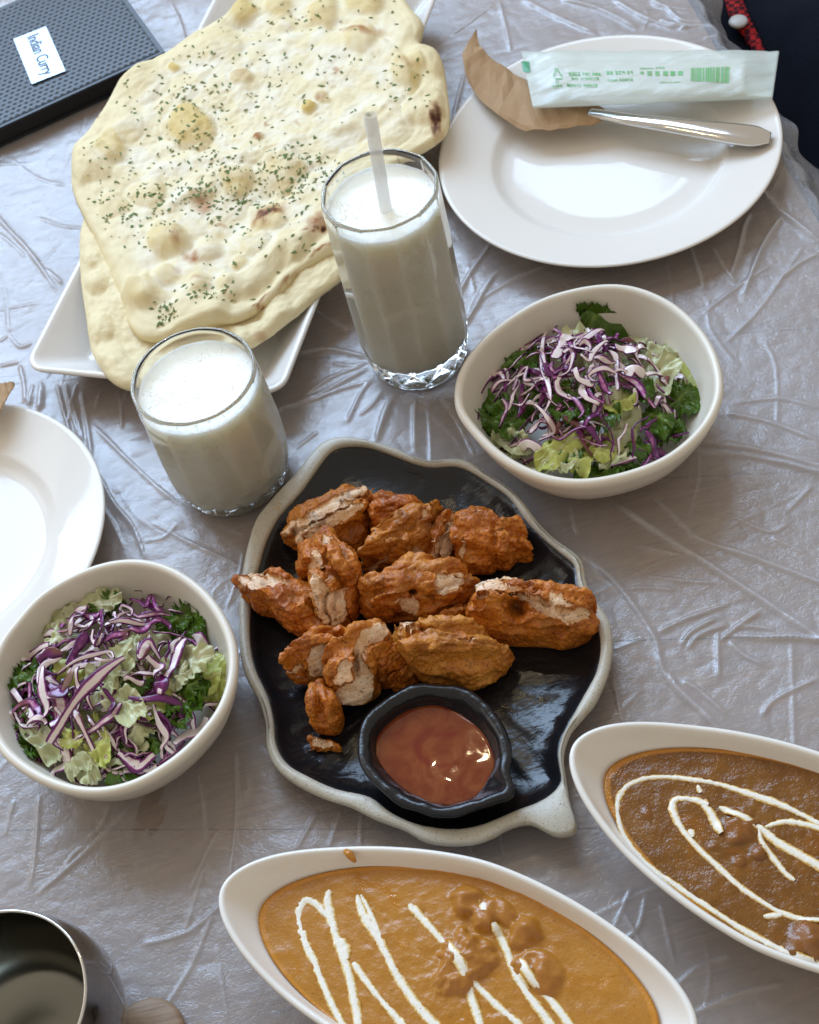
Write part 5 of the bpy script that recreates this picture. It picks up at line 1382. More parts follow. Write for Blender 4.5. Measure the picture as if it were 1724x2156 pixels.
salad('shredded red cabbage salad with a dark green leaf standing at its back', cR, RR, oR, kR,
      [(880, 235, .013, .020, .5, 'green', .020, .1, .7), (900, 330, .010, .012, 1.2, 'green', .004, .2, .5), (545, 260, .009, .012, .2, 'iceberg', .004, 0, .5), (300, 520, .012, .008, .3, 'iceberg', .003, 0, .1), (340, 770, .014, .012, .5, 'green', .004, -.2, 0), (400, 830, .012, .010, 2.0, 'green', .001, -.1, .1), (300, 850, .010, .008, 1.0, 'green', .002, 0, 0),
       (1180, 480, .013, .011, .6, 'iceberg', .006, 0, .2), (1350, 600, .011, .013, .2, 'yellowleaf', .004, .3, .1), (1360, 670, .009, .010, 1.4, 'iceberg', .002, .2, .1), (1290, 700, .012, .016, .4, 'green', .006, .1, .1), (1180, 800, .013, .011, 2.2, 'green', .004, .1, 0), (1080, 660, .012, .010, .8, 'green', .003, 0, 0), (720, 740, .013, .012, .8, 'green', .001, 0, 0), (560, 640, .012, .010, .1, 'green', .000, 0, 0), (760, 640, .012, .010, .1, 'green', .002, 0, 0),
       (420, 900, .012, .016, .3, 'iceberg', .004, -.2, -.1), (410, 970, .012, .008, -.6, 'iceberg', .003, 0, -.1), (700, 920, .020, .010, .45, 'yellowleaf', .006, 0, 0), (780, 980, .015, .009, 1.0, 'yellowleaf', .007, .2, 0), (600, 1060, .017, .012, .1, 'iceberg', .006, 0, -.2), (680, 1010, .010, .012, .5, 'iceberg', .008, 0, 0), (900, 950, .012, .010, .5, 'yellowleaf', .003, 0, 0), (960, 1000, .011, .006, .3, 'iceberg', .004, 0, 0), (900, 1080, .018, .008, .1, 'green', .004, 0, 0), (1020, 1060, .010, .006, .5, 'green', .004, 0, 0), (1230, 850, .012, .010, .3, 'green', .004, .1, 0)],
      [([(615, 260), (600, 330), (575, 420), (580, 520), (605, 600), (620, 700), (590, 770)], .0046, .1, .006), ([(650, 270), (640, 330), (680, 350)], .004, .9, .007), ([(290, 480), (400, 470), (470, 430), (490, 350), (570, 320)], .0055, .2, .004), ([(195, 690), (260, 610), (350, 560), (380, 590)], .0085, .1, .004), ([(250, 800), (300, 680), (360, 600), (430, 580)], .0036, .5, .005),
       ([(640, 470), (680, 400), (720, 340)], .010, .1, .007), ([(690, 460), (760, 390), (850, 350), (900, 335)], .0052, .2, .006), ([(780, 470), (820, 490), (840, 440), (890, 410), (920, 400)], .004, .3, .009), ([(770, 420), (800, 400), (830, 420), (800, 450)], .0045, .8, .009), ([(850, 470), (900, 490), (960, 490)], .0055, .9, .008), ([(960, 420), (1010, 420), (1070, 450)], .0085, .1, .006), ([(1080, 400), (1130, 410), (1190, 408)], .0028, .6, .004), ([(980, 380), (1040, 390), (1070, 380)], .0035, .8, .004),
       ([(420, 640), (460, 540), (500, 530), (490, 600), (580, 570)], .0036, .6, .006), ([(630, 590), (670, 560), (690, 530), (640, 570)], .005, .5, .008), ([(750, 540), (770, 590), (830, 600), (800, 560)], .006, .4, .009), ([(870, 550), (900, 620), (940, 660)], .0052, .2, .007), ([(970, 480), (965, 560), (975, 650)], .0045, .7, .006), ([(1000, 560), (1050, 540), (1110, 560)], .010, .1, .006), ([(1120, 570), (1200, 560), (1280, 570), (1330, 605)], .0075, .1, .004), ([(700, 690), (740, 680), (790, 760), (770, 800)], .0036, .4, .005), ([(800, 600), (840, 680), (900, 720)], .0034, .6, .007),
       ([(540, 720), (600, 790), (640, 870), (560, 900)], .0042, .4, .006), ([(890, 720), (840, 780), (790, 840)], .0055, .3, .007), ([(650, 860), (690, 790)], .0036, .8, .006), ([(1060, 640), (1070, 690), (1060, 720)], .004, .6, .005), ([(1210, 670), (1150, 730)], .0046, .2, .006), ([(1200, 710), (1250, 770), (1270, 760)], .0062, .8, .005), ([(1160, 900), (1250, 885), (1345, 875)], .0028, .9, .003), ([(1120, 860), (1150, 920), (1140, 990), (1090, 1040), (1030, 1080)], .006, .2, .005), ([(930, 1020), (990, 1010), (1070, 1010)], .006, .2, .006), ([(450, 950), (500, 930), (560, 970), (480, 1020)], .009, .9, .004), ([(240, 860), (270, 780), (250, 740)], .004, .4, .004), ([(820, 830), (700, 880), (620, 890)], .0036, .3, .008), ([(560, 360), (520, 330), (600, 310)], .0045, .8, .007), ([(880, 300), (760, 300), (700, 290)], .003, .9, .003), ([(700, 500), (740, 470), (720, 540), (660, 560)], .004, .5, .010), ([(860, 600), (820, 560), (900, 540), (960, 545)], .0045, .5, .010)],
      [([(900, 740), (960, 690), (1010, 720), (1060, 720), (1095, 790), (1090, 860), (1060, 930), (990, 900), (930, 850)], .0035), ([(780, 430), (860, 400), (930, 430), (950, 490), (880, 510), (800, 490)], .003)], 120, 5, (770, 640, .066),
      [(335, 930, .006, .004, .6, .012), (380, 950, .003, .006, .3, .030), (600, 590, .002, .004, .4, .046), (740, 610, .003, .002, 0, .046), (560, 410, .0022, .0022, 0, .042), (560, 740, .003, .0018, .5, .043), (480, 1035, .0035, .0015, .2, .022), (800, 1010, .003, .0015, 1, .026)])
salad('shredded red cabbage salad with a bright yellow green lettuce piece at its side', cL, RL, oL, kL,
      [(1300, 590, .008, .015, .3, 'green', .006, .4, .2), (1180, 570, .012, .008, .1, 'green', .004, .1, .2), (170, 950, .015, .010, .2, 'green', .005, -.2, 0), (150, 1000, .012, .008, .1, 'green', .002, -.2, 0), (110, 1210, .012, .010, .9, 'green', .001, -.2, 0), (170, 1330, .010, .009, .4, 'green', .002, -.2, 0), (230, 1420, .009, .009, .2, 'green', .002, -.1, -.1), (190, 770, .006, .006, .2, 'green', .004, 0, .2),
       (1400, 960, .014, .017, .6, 'yellowleaf', .003, .2, 0), (1360, 1020, .013, .010, .2, 'yellowleaf', .002, .2, 0), (1270, 880, .014, .011, .2, 'iceberg', .008, .1, 0), (1200, 960, .010, .010, .5, 'iceberg', .004, .1, 0), (900, 1030, .013, .008, .6, 'green', .004, 0, 0), (1200, 1100, .016, .011, .3, 'green', .004, .1, 0), (1260, 1180, .014, .011, .8, 'green', .003, .1, -.1), (1100, 1200, .014, .010, .2, 'green', .002, 0, 0), (1020, 1400, .012, .009, .2, 'green', .001, 0, 0), (750, 480, .010, .007, .2, 'green', .004, 0, .2), (920, 410, .005, .006, .2, 'green', .004, 0, .3),
       (400, 620, .012, .018, .2, 'iceberg', .006, 0, .2), (420, 700, .010, .012, .5, 'iceberg', .006, 0, .1), (640, 500, .016, .008, .1, 'iceberg', .005, 0, .2), (300, 1400, .008, .022, .5, 'iceberg', .003, 0, 0), (500, 1440, .010, .020, .1, 'iceberg', .005, 0, 0), (590, 1500, .009, .018, .2, 'iceberg', .004, 0, 0), (850, 1140, .010, .018, .5, 'iceberg', .007, 0, 0), (700, 1000, .010, .016, -.4, 'iceberg', .006, 0, 0), (980, 1280, .011, .010, .5, 'iceberg', .006, 0, 0), (670, 1400, .008, .016, .1, 'yellowleaf', .005, 0, 0), (800, 900, .010, .014, -.6, 'iceberg', .006, 0, 0), (480, 1390, .007, .006, .2, 'yellowleaf', .009, 0, 0), (900, 780, .012, .008, .5, 'iceberg', .006, 0, 0)],
      [([(205, 500), (300, 460), (400, 440), (440, 470), (560, 440), (700, 425), (800, 450), (860, 490)], .0056, .15, .004), ([(800, 500), (830, 480), (900, 520), (880, 540), (820, 510)], .003, .9, .007), ([(870, 420), (930, 440), (990, 490), (1030, 410), (1060, 500), (1100, 520), (960, 520), (1000, 560)], .0036, .8, .007), ([(580, 470), (560, 540), (500, 580), (480, 680)], .0065, .7, .009), ([(690, 520), (680, 640), (645, 760)], .0062, .9, .010), ([(720, 580), (820, 590), (950, 600), (1080, 570)], .0042, .8, .009), ([(880, 640), (940, 650), (1010, 600), (1090, 590)], .005, .3, .010),
       ([(40, 880), (120, 850), (220, 790), (340, 755)], .0078, .5, .005), ([(270, 860), (340, 810), (420, 800)], .007, .5, .008), ([(460, 880), (500, 780), (560, 700), (580, 660)], .008, .7, .010), ([(720, 720), (780, 690), (850, 660), (800, 720)], .005, .4, .010), ([(640, 650), (620, 700), (660, 730), (700, 680)], .004, .4, .010), ([(930, 720), (950, 830), (1010, 740), (1080, 830)], .007, .6, .010), ([(1000, 830), (1080, 900), (1040, 950)], .008, .6, .010), ([(1260, 710), (1210, 780), (1160, 880), (1130, 950), (1080, 1080)], .0078, .1, .009), ([(1300, 660), (1360, 720), (1415, 770)], .0085, .8, .006), ([(1060, 950), (1100, 1000), (1060, 1080)], .010, .1, .010),
       ([(830, 960), (900, 980), (980, 1000)], .0042, .8, .009), ([(330, 1400), (400, 1300), (480, 1180), (560, 1080), (640, 1000), (720, 920), (840, 830)], .0086, .85, .013), ([(400, 950), (520, 850), (640, 800), (740, 780), (770, 830)], .003, .5, .013), ([(640, 830), (700, 860), (760, 840), (720, 800)], .003, .6, .013), ([(300, 900), (290, 1050), (310, 1180), (220, 1280)], .0065, .2, .009), ([(320, 1010), (420, 1060), (330, 1090)], .010, .1, .009), ([(330, 1110), (400, 1100), (400, 1240), (350, 1300)], .0105, .1, .009), ([(200, 1000), (190, 1110), (150, 1180)], .0055, .3, .006), ([(90, 1050), (160, 1150), (240, 1260)], .006, .2, .006),
       ([(410, 1050), (480, 960), (500, 920)], .0042, .9, .011), ([(500, 1180), (560, 1300), (640, 1480)], .0055, .5, .008), ([(380, 1370), (430, 1440), (440, 1540), (370, 1600), (370, 1650)], .0085, .2, .006), ([(870, 1100), (980, 1120), (1100, 1110), (1210, 1150), (1210, 1210), (1270, 1190)], .0052, .2, .008), ([(1040, 1150), (1080, 1280), (1130, 1370), (1090, 1440), (1090, 1500)], .0046, .3, .006), ([(1080, 1200), (1150, 1330)], .007, .8, .008), ([(1400, 1240), (1360, 1300), (1240, 1350), (1180, 1420)], .009, .15, .006), ([(1240, 1380), (1180, 1480), (1100, 1540), (1020, 1590)], .0042, .5, .005), ([(790, 1460), (900, 1540), (960, 1570), (1040, 1480)], .010, .1, .006), ([(600, 1700), (720, 1640), (840, 1580)], .0026, .9, .003), ([(690, 1600), (740, 1650), (780, 1690)], .004, .8, .003), ([(640, 1560), (680, 1590), (730, 1500)], .004, .2, .007), ([(910, 1570), (930, 1605), (1010, 1560)], .003, .6, .005), ([(620, 1020), (600, 1100), (620, 1170)], .004, .7, .011), ([(700, 1040), (760, 1120), (740, 1200)], .004, .4, .010), ([(180, 1280), (280, 1240), (310, 1280)], .005, .1, .008), ([(530, 900), (520, 1000), (560, 1060)], .005, .3, .010), ([(150, 1040), (110, 1030), (190, 1010)], .004, .4, .006)],
      [([(600, 1260), (690, 1190), (800, 1200), (850, 1280), (900, 1370), (920, 1450), (820, 1440), (720, 1400), (640, 1330)], .004), ([(940, 440), (1020, 420), (1100, 470), (1130, 530), (1000, 560), (930, 500)], .0025)], 135, 9, (715, 980, .070),
      [(540, 1620, .009, .0035, .1, .0100), (600, 1650, .010, .0030, -.1, .0095), (230, 1180, .005, .008, .2, .024), (480, 1560, .006, .004, .4, .012), (700, 830, .003, .002, .2, .052), (400, 1160, .005, .0018, .1, .040), (1220, 620, .005, .004, .2, .030), (640, 1000, .003, .002, 0, .052), (420, 980, .003, .002, .5, .046), (1230, 800, .0025, .0025, .5, .036), (1330, 770, .005, .004, .5, .022)])


# ------------------------------------------------------------------ menu
def menu():
    C0 = MN_C0; W_, D_ = .30, .175; T = .020
    z1 = np.array([0, 0, 1.0]); u3 = np.array([*(-MN_D), 0]); n3 = np.array([*MN_N, 0])
    cc = np.array([*C0, 0])+u3*W_/2+n3*D_/2
    root = empty('menu_book', (cc[0], cc[1], 0), 'dark textured menu folder with a metal name plate beside the flatbread', 'menu')
    v, f = box(cc+z1*.010, u3, n3, z1, W_/2-.002, D_/2-.002, .0078); build('pages', v, f, M['pages'], root, smooth=False)
    for zc in (.0018, .0186):
        v, f = box(cc+z1*zc, u3, n3, z1, W_/2, D_/2, .0011)
        build('cover', v, f, M['menu'], root, smooth=False)
    # embossed weave: small raised lozenges in rows, one mesh
    VV = []; FF = []; n = 0; z_ = .01975
    for i in range(46):
        for j in range(30):
            a_ = -W_/2+.006+(i+.5*(j % 2))*.0063; b_ = -D_/2+.006+j*.0056
            if a_ > W_/2-.008 or b_ > D_/2-.006: continue
            p_ = cc+u3*a_+n3*b_+z1*z_
            q = [p_-u3*.0028, p_-n3*.0017, p_+u3*.0028, p_+n3*.0017, p_+z1*.0007]
            VV += q; FF += [(n, n+1, n+4), (n+1, n+2, n+4), (n+2, n+3, n+4), (n+3, n, n+4)]; n += 5
    o = build('embossing', np.array(VV), FF, M['menu'], root, smooth=False); o['kind'] = 'stuff'
    v, f = merge([box(cc+z1*.0199+n3*(-D_/2+.004), u3, n3, z1, W_/2-.004, .0004, .0003), box(cc+z1*.0199-u3*(W_/2-.005), u3, n3, z1, .0004, D_/2-.004, .0003)])
    build('stitching', v, f, M['pages'], root, smooth=False)
    tg_ = PP([(28.6, 81.4), (96.2, 55.4), (136.9, 145.5), (67.6, 180.2)], .0215)
    tc = tg_.mean(0); ax = (tg_[1]-tg_[0]+tg_[2]-tg_[3])/2; ay = (tg_[3]-tg_[0]+tg_[2]-tg_[1])/2
    hx, hy = np.linalg.norm(ax)/2, np.linalg.norm(ay)/2; ay /= np.linalg.norm(ay); ax = np.cross(z1, ay); ax = ax if ax@(tg_[1]-tg_[0]) > 0 else -ax
    v, f = box(tc-z1*.0006, ax, ay, z1, hx, hy, .0006)
    pl = build('name_plate', v, f, M['tagmetal'], root, smooth=False); pl['label'] = 'brushed metal name plate reading Indian Curry'
    cu = bpy.data.curves.new('lettering', 'FONT'); cu.body = 'Indian Curry'; cu.size = .0135; cu.align_x = 'CENTER'; cu.align_y = 'CENTER'; cu.extrude = .0001; cu.offset = .0001
    tmp = bpy.data.objects.new('tmp', cu); scene.collection.objects.link(tmp)
    me = bpy.data.meshes.new_from_object(tmp.evaluated_get(bpy.context.evaluated_depsgraph_get()))
    bpy.data.objects.remove(tmp)
    co = np.zeros(len(me.vertices)*3); me.vertices.foreach_get('co', co); co = co.reshape(-1, 3)
    wt = co[:, 0].max()-co[:, 0].min(); sc = hy*1.72/wt
    w_ = tc+z1*.0002+np.outer(co[:, 0]*sc, ay)+np.outer(co[:, 1]*sc*1.25+.001, ax)+np.outer(co[:, 2], z1)
    fs = [tuple(p_.vertices) for p_ in me.polygons]
    build('lettering', w_, fs, M['engrave'], pl, smooth=False)
    bpy.data.meshes.remove(me)


menu()


# ------------------------------------------------------------------ steel cup
N = 160
prof = [(.001, .003), (.036, .003), (.038, .0006), (.041, .0012), (.046, .006), (.0545, .020), (.0605, .036), (.0615, .046), (.0595, .060), (.0560, .072), (.0530, .0795), (.0528, .0806), (.0521, .0812), (.0513, .0806)]
profi = [(.0512, .0800), (.0540, .071), (.0578, .060), (.0598, .046), (.0588, .036), (.0530, .021), (.045, .010), (.038, .0065), (.02, .006), (.001, .006)]
cup = empty('steel_cup', (CUP[0], CUP[1], 0), 'round bellied polished dark steel cup at the table corner by the salad bowl', 'cup')
v, f = rings(lathe(prof, CUP, N), True, False); build('outer_wall', v, f, M['darksteel'], cup, flip=True)
v, f = rings(lathe([(.0524, .0800), (.0531, .0803), (.0529, .0812), (.0521, .0817), (.0513, .0812), (.0511, .0803), (.0524, .0800)], CUP, N), False, False); build('lip', v, f, M['steel'], cup, flip=True)
v, f = rings(lathe(profi, CUP, N), False, True); build('inner_wall', v, f, M['cupin'], cup, flip=True)

# small round wooden disc on the film in front of the cup
dc = P(318, 2186)[:2]
v, f = rings(lathe([(.001, .0016), (.0195, .0016), (.0212, .0026), (.0216, .0050), (.0208, .0068), (.0185, .0078), (.010, .0084), (.001, .0086)], dc, 72))
v[:, 2] += .0004*fbm(v*np.array([90, 320, 90]), 2, 5)
tag(build('wooden_disc', v, f, M['wood'], origin=(dc[0], dc[1], 0)), 'small rounded brown wooden disc lying beside the dark steel cup', 'disc')

# ------------------------------------------------------------------ things on the right plate
PZ = .0062


def strip_pouch(sec, mat, name, lbl, cat, seed=0, N=12, crease=.0012):
    """sec: list of (edge a px, edge b px, z, half thickness)"""
    A = np.array([P(*s[0], s[2]) for s in sec]); B = np.array([P(*s[1], s[2]) for s in sec]); T = np.array([s[3] for s in sec])*.5
    n = 26; tt = np.linspace(0, len(sec)-1, n)
    ip = lambda arr: np.stack([np.interp(tt, np.arange(len(sec)), arr[:, k]) for k in range(arr.shape[1])], -1)
    A, B, T = ip(A), ip(B), ip(T[:, None])[:, 0]
    t = np.arange(N)*2*math.pi/N; L = []
    for i in range(n):
        c = (A[i]+B[i])/2; h = (B[i]-A[i])/2
        cx = np.cos(t); sz = np.sign(np.sin(t))*np.abs(np.sin(t))**.8
        ring = c+cx[:, None]*h+sz[:, None]*np.array([0, 0, T[i]])
        L.append(ring)
    v, f = rings(L)
    d = np.abs(fbm(v*np.array([95, 60, 80])+seed, 3, 4+seed))*crease
    v[:, 2] += d-crease*.4+.004*(.35-np.abs(fbm(v*np.array([34, 22, 30])+seed*2, 2, 14)))*np.interp(np.arange(len(v))//N, [0, 4, n-4, n], [.2, 1, 1, .2])
    v[:, 2] += np.random.default_rng(seed).normal(0, .0004, len(v))
    o = build(name, v, f, mat, None, smooth=False, flip=False)
    return tag(o, lbl, cat)


strip_pouch([((1003, 62), (1000, 66), .045, .0012), ((1008, 95), (972, 110), .040, .002), ((1030, 122), (980, 160), .035, .003), ((1060, 140), (1010, 208), .030, .004), ((1095, 165), (1050, 245), .026, .005), ((1135, 175), (1105, 275), .024, .0055), ((1170, 190), (1150, 275), .024, .0055), ((1215, 205), (1205, 268), .024, .0065), ((1262, 222), (1248, 262), .023, .0055), ((1274, 232), (1278, 250), .022, .003)],
            M['kraft'], 'paper_sleeve', 'crumpled brown kraft paper sleeve wrapped round the spoon on the plate', 'paper sleeve', 1)
strip_pouch([((-70, 820), (-70, 905), .034, .004), ((-30, 812), (-28, 890), .034, .004), ((-6, 808), (0, 872), .035, .003), ((20, 806), (14, 845), .036, .002), ((31, 806), (29, 818), .037, .0008)],
            M['kraft'], 'paper_sleeve', 'brown paper sleeve tip lying on the plate beside the short tumbler', 'paper sleeve', 3)


def spoon():
    ctr = [(1240, 238, .0235), (1275, 243, .0245), (1330, 253, .0265), (1400, 262, .0275), (1470, 272, .0275), (1540, 281, .0275), (1590, 287, .0275), (1622, 290, .027)]
    wid = [.0050, .0052, .0060, .0075, .0092, .0112, .0115, .0058]; thk = [.0028, .0028, .0032, .0036, .0038, .0038, .0034, .0014]
    C = np.array([P(*q[:2], q[2]) for q in ctr]); n = 60; tt = np.linspace(0, len(ctr)-1, n)
    C = np.stack([np.interp(tt, np.arange(len(ctr)), C[:, k]) for k in range(3)], -1)
    Wd = np.interp(tt, np.arange(len(ctr)), wid); Tk = np.interp(tt, np.arange(len(ctr)), thk)
    for _ in range(6):
        C[1:-1] = (C[:-2]+2*C[1:-1]+C[2:])/4; Wd[1:-1] = (Wd[:-2]+2*Wd[1:-1]+Wd[2:])/4
    tg_ = np.gradient(C, axis=0); tg_ /= np.linalg.norm(tg_, axis=1)[:, None]
    N = 28; t = np.arange(N)*2*math.pi/N; L = []
    for i in range(n):
        sd = np.cross([0, 0, 1.], tg_[i]); sd /= np.linalg.norm(sd); nn = np.cross(tg_[i], sd)
        L.append(C[i]+np.outer(np.cos(t), sd)*Wd[i]+np.outer(np.sign(np.sin(t))*np.abs(np.sin(t))**.75, nn)*Tk[i])
    v, f = rings(L)
    tag(build('spoon', v, f, M['steel'], flip=False), 'polished steel spoon handle sticking out of the kraft sleeve', 'spoon')


spoon()


def wrapper():
    tl, tr_, br, bl = (1098, 112), (1640, 110), (1626, 208), (1122, 228)
    zl, zr = .036, .0335
    A, B, C_, D = P(*tl, zl+.002), P(*tr_, zr), P(*br, zr), P(*bl, zl)
    nu, nv = 120, 30; VV = np.zeros((nv, nu, 3))

    def S(a, b):
        return (A*(1-a)+B*a)*(1-b)+(D*(1-a)+C_*a)*b

    def H(a, b):
        e = np.minimum(np.minimum(a, 1-a)*9, 1)
        puff = .0055*np.sqrt(np.clip(1-(2*b-1)**2, 0, 1))*sstep(.02, .14, a)*sstep(.985, .86, a)
        return puff
    aa, bb = np.meshgrid(np.linspace(0, 1, nu), np.linspace(0, 1, nv))
    base = S(aa[..., None], bb[..., None])
    bulge = H(aa, bb)
    cr = .0012*fbm(base*45, 2, 3)+.0014*np.abs(fbm(base*np.array([22, 120, 60]), 2, 9))
    cr = cr*(1-.6*sstep(.2, .4, aa)*sstep(.9, .75, aa)*sstep(.30, .4, bb)*sstep(.85, .7, bb))
    zig = .0007*np.sign(np.sin(bb*60))*((aa < .01) | (aa > .99))
    top = base.copy(); top[..., 2] += bulge+cr+.0012
    bot = base.copy(); bot[..., 2] -= bulge*.45
    bot[..., 2] += np.minimum(cr, 0)
    V = np.concatenate([top.reshape(-1, 3), bot.reshape(-1, 3)]); M_ = nu*nv; id_ = np.arange(M_).reshape(nv, nu)
    f = [tuple(q) for q in np.stack([id_[:-1, :-1], id_[1:, :-1], id_[1:, 1:], id_[:-1, 1:]], -1).reshape(-1, 4)]
    f += [tuple(int(i)+M_ for i in reversed(q)) for q in f]
    per = list(id_[0, :])+list(id_[1:, -1])+list(id_[-1, -2::-1])+list(id_[-2:0, 0])
    f += [(per[i], per[(i+1) % len(per)], per[(i+1) % len(per)]+M_, per[i]+M_) for i in range(len(per))]
    root = empty('wet_tissue_pack', (*base.reshape(-1, 3).mean(0)[:2], .03), 'flat translucent wet tissue pack with green print lying on the plate', 'tissue pack')
    build('film_wrapper', V, f, M['wrap'], root)
    # folded towel inside: pale slab
    a2, b2 = np.meshgrid(np.linspace(.12, .88, 60), np.linspace(.18, .82, 12)); q = S(a2[..., None], b2[..., None]); hh = H(a2, b2)
    t_ = q.copy(); t_[..., 2] += hh*.55; b_ = q.copy(); b_[..., 2] -= hh*.25; m2 = 60*12; id2 = np.arange(m2).reshape(12, 60)
    f2 = [tuple(x_) for x_ in np.stack([id2[:-1, :-1], id2[1:, :-1], id2[1:, 1:], id2[:-1, 1:]], -1).reshape(-1, 4)]
    f2 += [tuple(int(i)+m2 for i in reversed(x_)) for x_ in f2]
    per2 = list(id2[0, :])+list(id2[1:, -1])+list(id2[-1, -2::-1])+list(id2[-2:0, 0]); f2 += [(per2[i], per2[(i+1) % len(per2)], per2[(i+1) % len(per2)]+m2, per2[i]+m2) for i in range(len(per2))]
    build('folded_towel', np.concatenate([t_.reshape(-1, 3), b_.reshape(-1, 3)]), f2, M['lassi'], root)
    # print: marks in the crop frame (1300,150)-(1700,250)
    ow, kw = np.array([1300/1.1543, 150/1.1543]), 400/1724/1.1543
    ax_u = np.array(tr_)-np.array(tl)

    def toab(p_):
        p_ = np.array(p_, float); u0 = np.array(tl); a_ = (p_[0]-1110)/(1633-1110); top_y = 112-2*a_; bot_y = 228-20*a_
        return a_, (p_[1]-top_y)/(bot_y-top_y)
    VV = []; FF = []; VQ = []; FQ = []

    def quad(pts, V_, F_):
        b0 = len(V_)
        for p_ in pts:
            a_, b_ = toab(p_); s = S(np.array([a_]), np.array([b_]))[0] if False else ((A*(1-a_)+B*a_)*(1-b_)+(D*(1-a_)+C_*a_)*b_)
            s = s.copy()
            i = int(np.clip(round(b_*(nv-1)), 0, nv-1)); j = int(np.clip(round(a_*(nu-1)), 0, nu-1))
            s[2] = top[max(0, i-1):i+2, max(0, j-1):j+2, 2].max()+.0002
            V_.append(s)
        F_.append(tuple(range(b0, b0+len(pts))))

    def zq(x0, y0, x1, y1, V_=None, F_=None):
        q_ = [ow+kw*np.array(p_) for p_ in ((x0, y0), (x0, y1), (x1, y1), (x1, y0))]
        quad(q_, VV if V_ is None else V_, FF if F_ is None else F_)
    rr = random.Random(5)

    def glyphs(x0, x1, y0, y1, n, gap=.25, th=.3):
        w_ = (x1-x0)/n
        for i in range(n):
            gx = x0+i*w_; ge = gx+w_*(1-gap); hgt = y1-y0
            kinds = rr.choice(['ㅁ', 'ㄷ', 'E', 'H', 'ㄹ'])
            bw = (ge-gx)*th; bh = hgt*.22
            zq(gx, y0, ge, y0+bh)
            if kinds in 'ㅁEㄹㄷ': zq(gx, y1-bh, ge, y1)
            if kinds in 'EHㄹ': zq(gx, y0+hgt*.4, ge, y0+hgt*.4+bh)
            zq((ge-bw) if rr.random() < .5 else gx, y0, ge if rr.random() < .5 else gx+bw, y1)
    glyphs(370, 500, 195, 228, 4); glyphs(520, 605, 198, 228, 3); glyphs(620, 715, 198, 226, 3)
    glyphs(395, 470, 246, 266, 3); glyphs(495, 690, 246, 268, 7)
    glyphs(335, 490, 308, 332, 6); glyphs(510, 665, 308, 334, 6); glyphs(175, 285, 318, 336, 4)
    glyphs(775, 850, 178, 212, 2); glyphs(865, 975, 176, 212, 3); glyphs(990, 1058, 176, 212, 2)
    glyphs(770, 890, 262, 280, 5); glyphs(900, 1050, 256, 276, 5)
    for x0 in (1200, 1280, 1365, 1440, 1520): glyphs(x0, x0+64, 178, 220, 1, .2, .3)
    zq(1125, 188, 1165, 205); zq(1138, 178, 1154, 188)
    glyphs(1130, 1270, 142, 158, 6); glyphs(1290, 1390, 134, 152, 4); glyphs(1330, 1550, 280, 292, 8)
    # recycling triangle: three bent arrows
    for (xa, ya), (xb, yb) in (((200, 240), (240, 168)), ((255, 168), (290, 230)), ((215, 262), (285, 262))):
        d_ = np.array([xb-xa, yb-ya], float); d_ /= np.linalg.norm(d_); n_ = np.array([-d_[1], d_[0]])*6
        a_, b_ = np.array([xa, ya], float), np.array([xb, yb], float)
        quad([ow+kw*(a_+n_), ow+kw*(a_-n_), ow+kw*(b_-n_), ow+kw*(b_+n_)], VV, FF)
        quad([ow+kw*(b_+n_*2.2), ow+kw*(b_-n_*2.2), ow+kw*(b_+d_*14)], VV, FF)
    glyphs(215, 260, 285, 300, 2)
    # bar code in the crop frame (1200,100)-(1920,380)
    ob, kb = np.array([1200/1.1543, 100/1.1543]), 720/1724/1.1543
    xs = 1158; rr2 = random.Random(8)
    while xs < 1385:
        w_ = rr2.choice([3, 4, 6, 9]); y0 = 200-(xs-1158)*.04; y1 = 272+(xs-1158)*.05
        quad([ob+kb*np.array(p_) for p_ in ((xs, y0), (xs, y1), (xs+w_, y1), (xs+w_, y0))], VV, FF); xs += w_+rr2.choice([3, 3, 4, 7])
    build('green_lettering', np.array(VV), FF, M['print'], root, smooth=False)
    quad([ob+kb*np.array(p_) for p_ in ((182, 130), (180, 192), (222, 194), (228, 130))], VQ, FQ)
    build('green_mark', np.array(VQ), FQ, M['print2'], root, smooth=False)


wrapper()


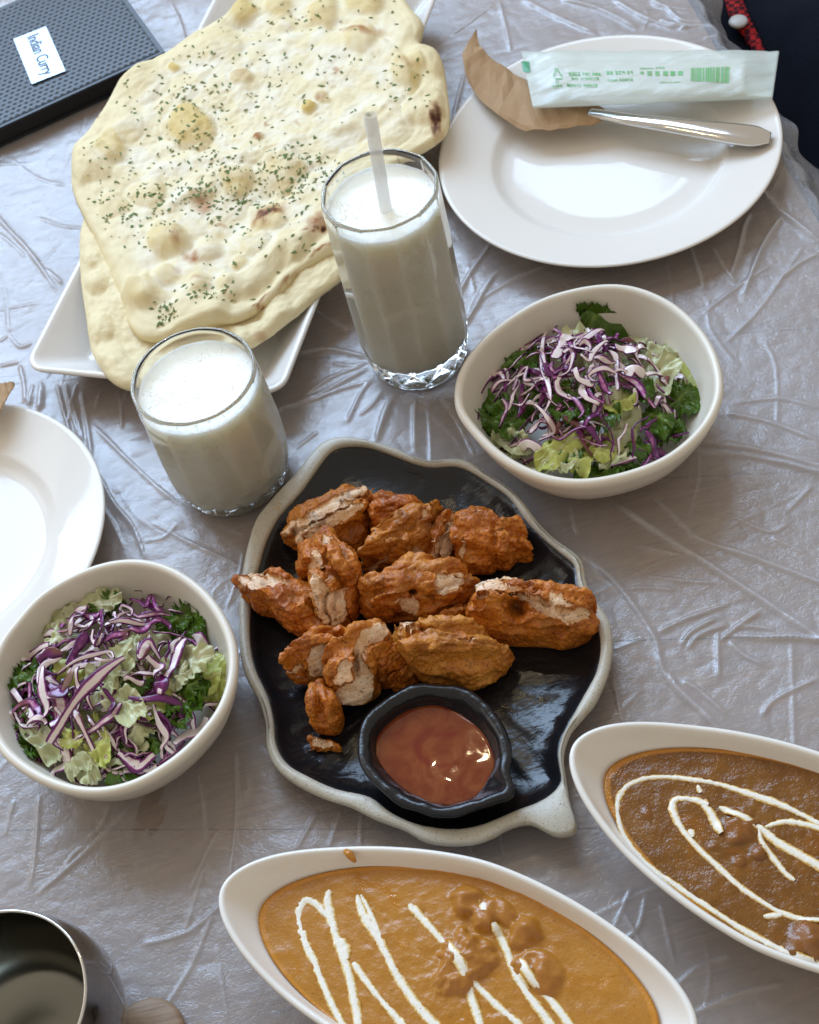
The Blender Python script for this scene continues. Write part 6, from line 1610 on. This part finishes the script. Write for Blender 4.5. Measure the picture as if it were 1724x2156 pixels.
# ------------------------------------------------------------------ garment beyond the table edge
def garment():
    ny, nx = 120, 90
    yy, xx = np.meshgrid(np.linspace(.72, 1.75, ny), np.linspace(.40, 1.05, nx), indexing='ij')
    z = -.135+.10*sstep(.40, .60, xx)+.16*sstep(.55, .95, xx)
    z += .020*np.sin((yy*2.1+xx*1.3)*9)+.014*np.sin((yy*1.2-xx*2.4)*14+1)+.016*fbm(np.stack([xx*11, yy*11, xx*0], -1), 3, 6)
    top = np.stack([xx, yy, z], -1); bot = np.stack([xx, yy, z*0-.30], -1)
    V = np.concatenate([top.reshape(-1, 3), bot.reshape(-1, 3)]); m_ = nx*ny; id_ = np.arange(m_).reshape(ny, nx)
    f = [tuple(q) for q in np.stack([id_[:-1, :-1], id_[:-1, 1:], id_[1:, 1:], id_[1:, :-1]], -1).reshape(-1, 4)]
    f = [tuple(reversed(q)) for q in f]
    f += [tuple(int(i)+m_ for i in reversed(q)) for q in f]
    per = list(id_[0, :])+list(id_[1:, -1])+list(id_[-1, -2::-1])+list(id_[-2:0, 0]); f += [(per[i], per[(i+1) % len(per)], per[(i+1) % len(per)]+m_, per[i]+m_) for i in range(len(per))]
    root = empty('coat', (.7, 1.2, -.30), 'dark navy coat with a red checked edge lying beyond the table edge', 'coat')
    build('fabric', V, f, M['navy'], root)

    def gz(x, y):
        i = np.clip(np.searchsorted(np.linspace(.72, 1.75, ny), y), 1, ny-1); j = np.clip(np.searchsorted(np.linspace(.40, 1.05, nx), x), 1, nx-1)
        return z[i, j]

    def hit(u_, v_):
        zz = -.05
        for _ in range(40):
            q = P(u_, v_, zz); zz = zz*.5+.5*gz(q[0], q[1])
        return P(u_, v_, zz)
    L = [((1520, -25), (1556, -25)), ((1526, 10), (1562, 8)), ((1536, 40), (1572, 32)), ((1550, 62), (1584, 60)), ((1568, 88), (1596, 84)), ((1584, 112), (1606, 108)), ((1598, 135), (1614, 132))]
    A = np.array([hit(*a)+[0, 0, .006] for a, b in L]); B = np.array([hit(*b)+[0, 0, .006] for a, b in L])
    A, B = spl(A, 40, False), spl(B, 40, False); n = len(A)
    v = np.concatenate([A, B, A-[0, 0, .004], B-[0, 0, .004]]); ff = []
    for i in range(n-1):
        ff += [(i, i+1, n+i+1, n+i), (i, 2*n+i, 2*n+i+1, i+1), (n+i, n+i+1, 3*n+i+1, 3*n+i)]
    build('checked_trim', v, ff, M['check'], root)
    q = hit(1554, 60)+[0, 0, .009]
    v, f = rings(lathe([(.001, -.003), (.008, -.003), (.0092, -.001), (.008, .001), (.001, .0016)], q[:2], 40)); v[:, 2] += q[2]
    build('plastic_glint', v, f, M['plastic_glint'], root, flip=True)  # small pale disc added in place of a highlight on translucent plastic


garment()
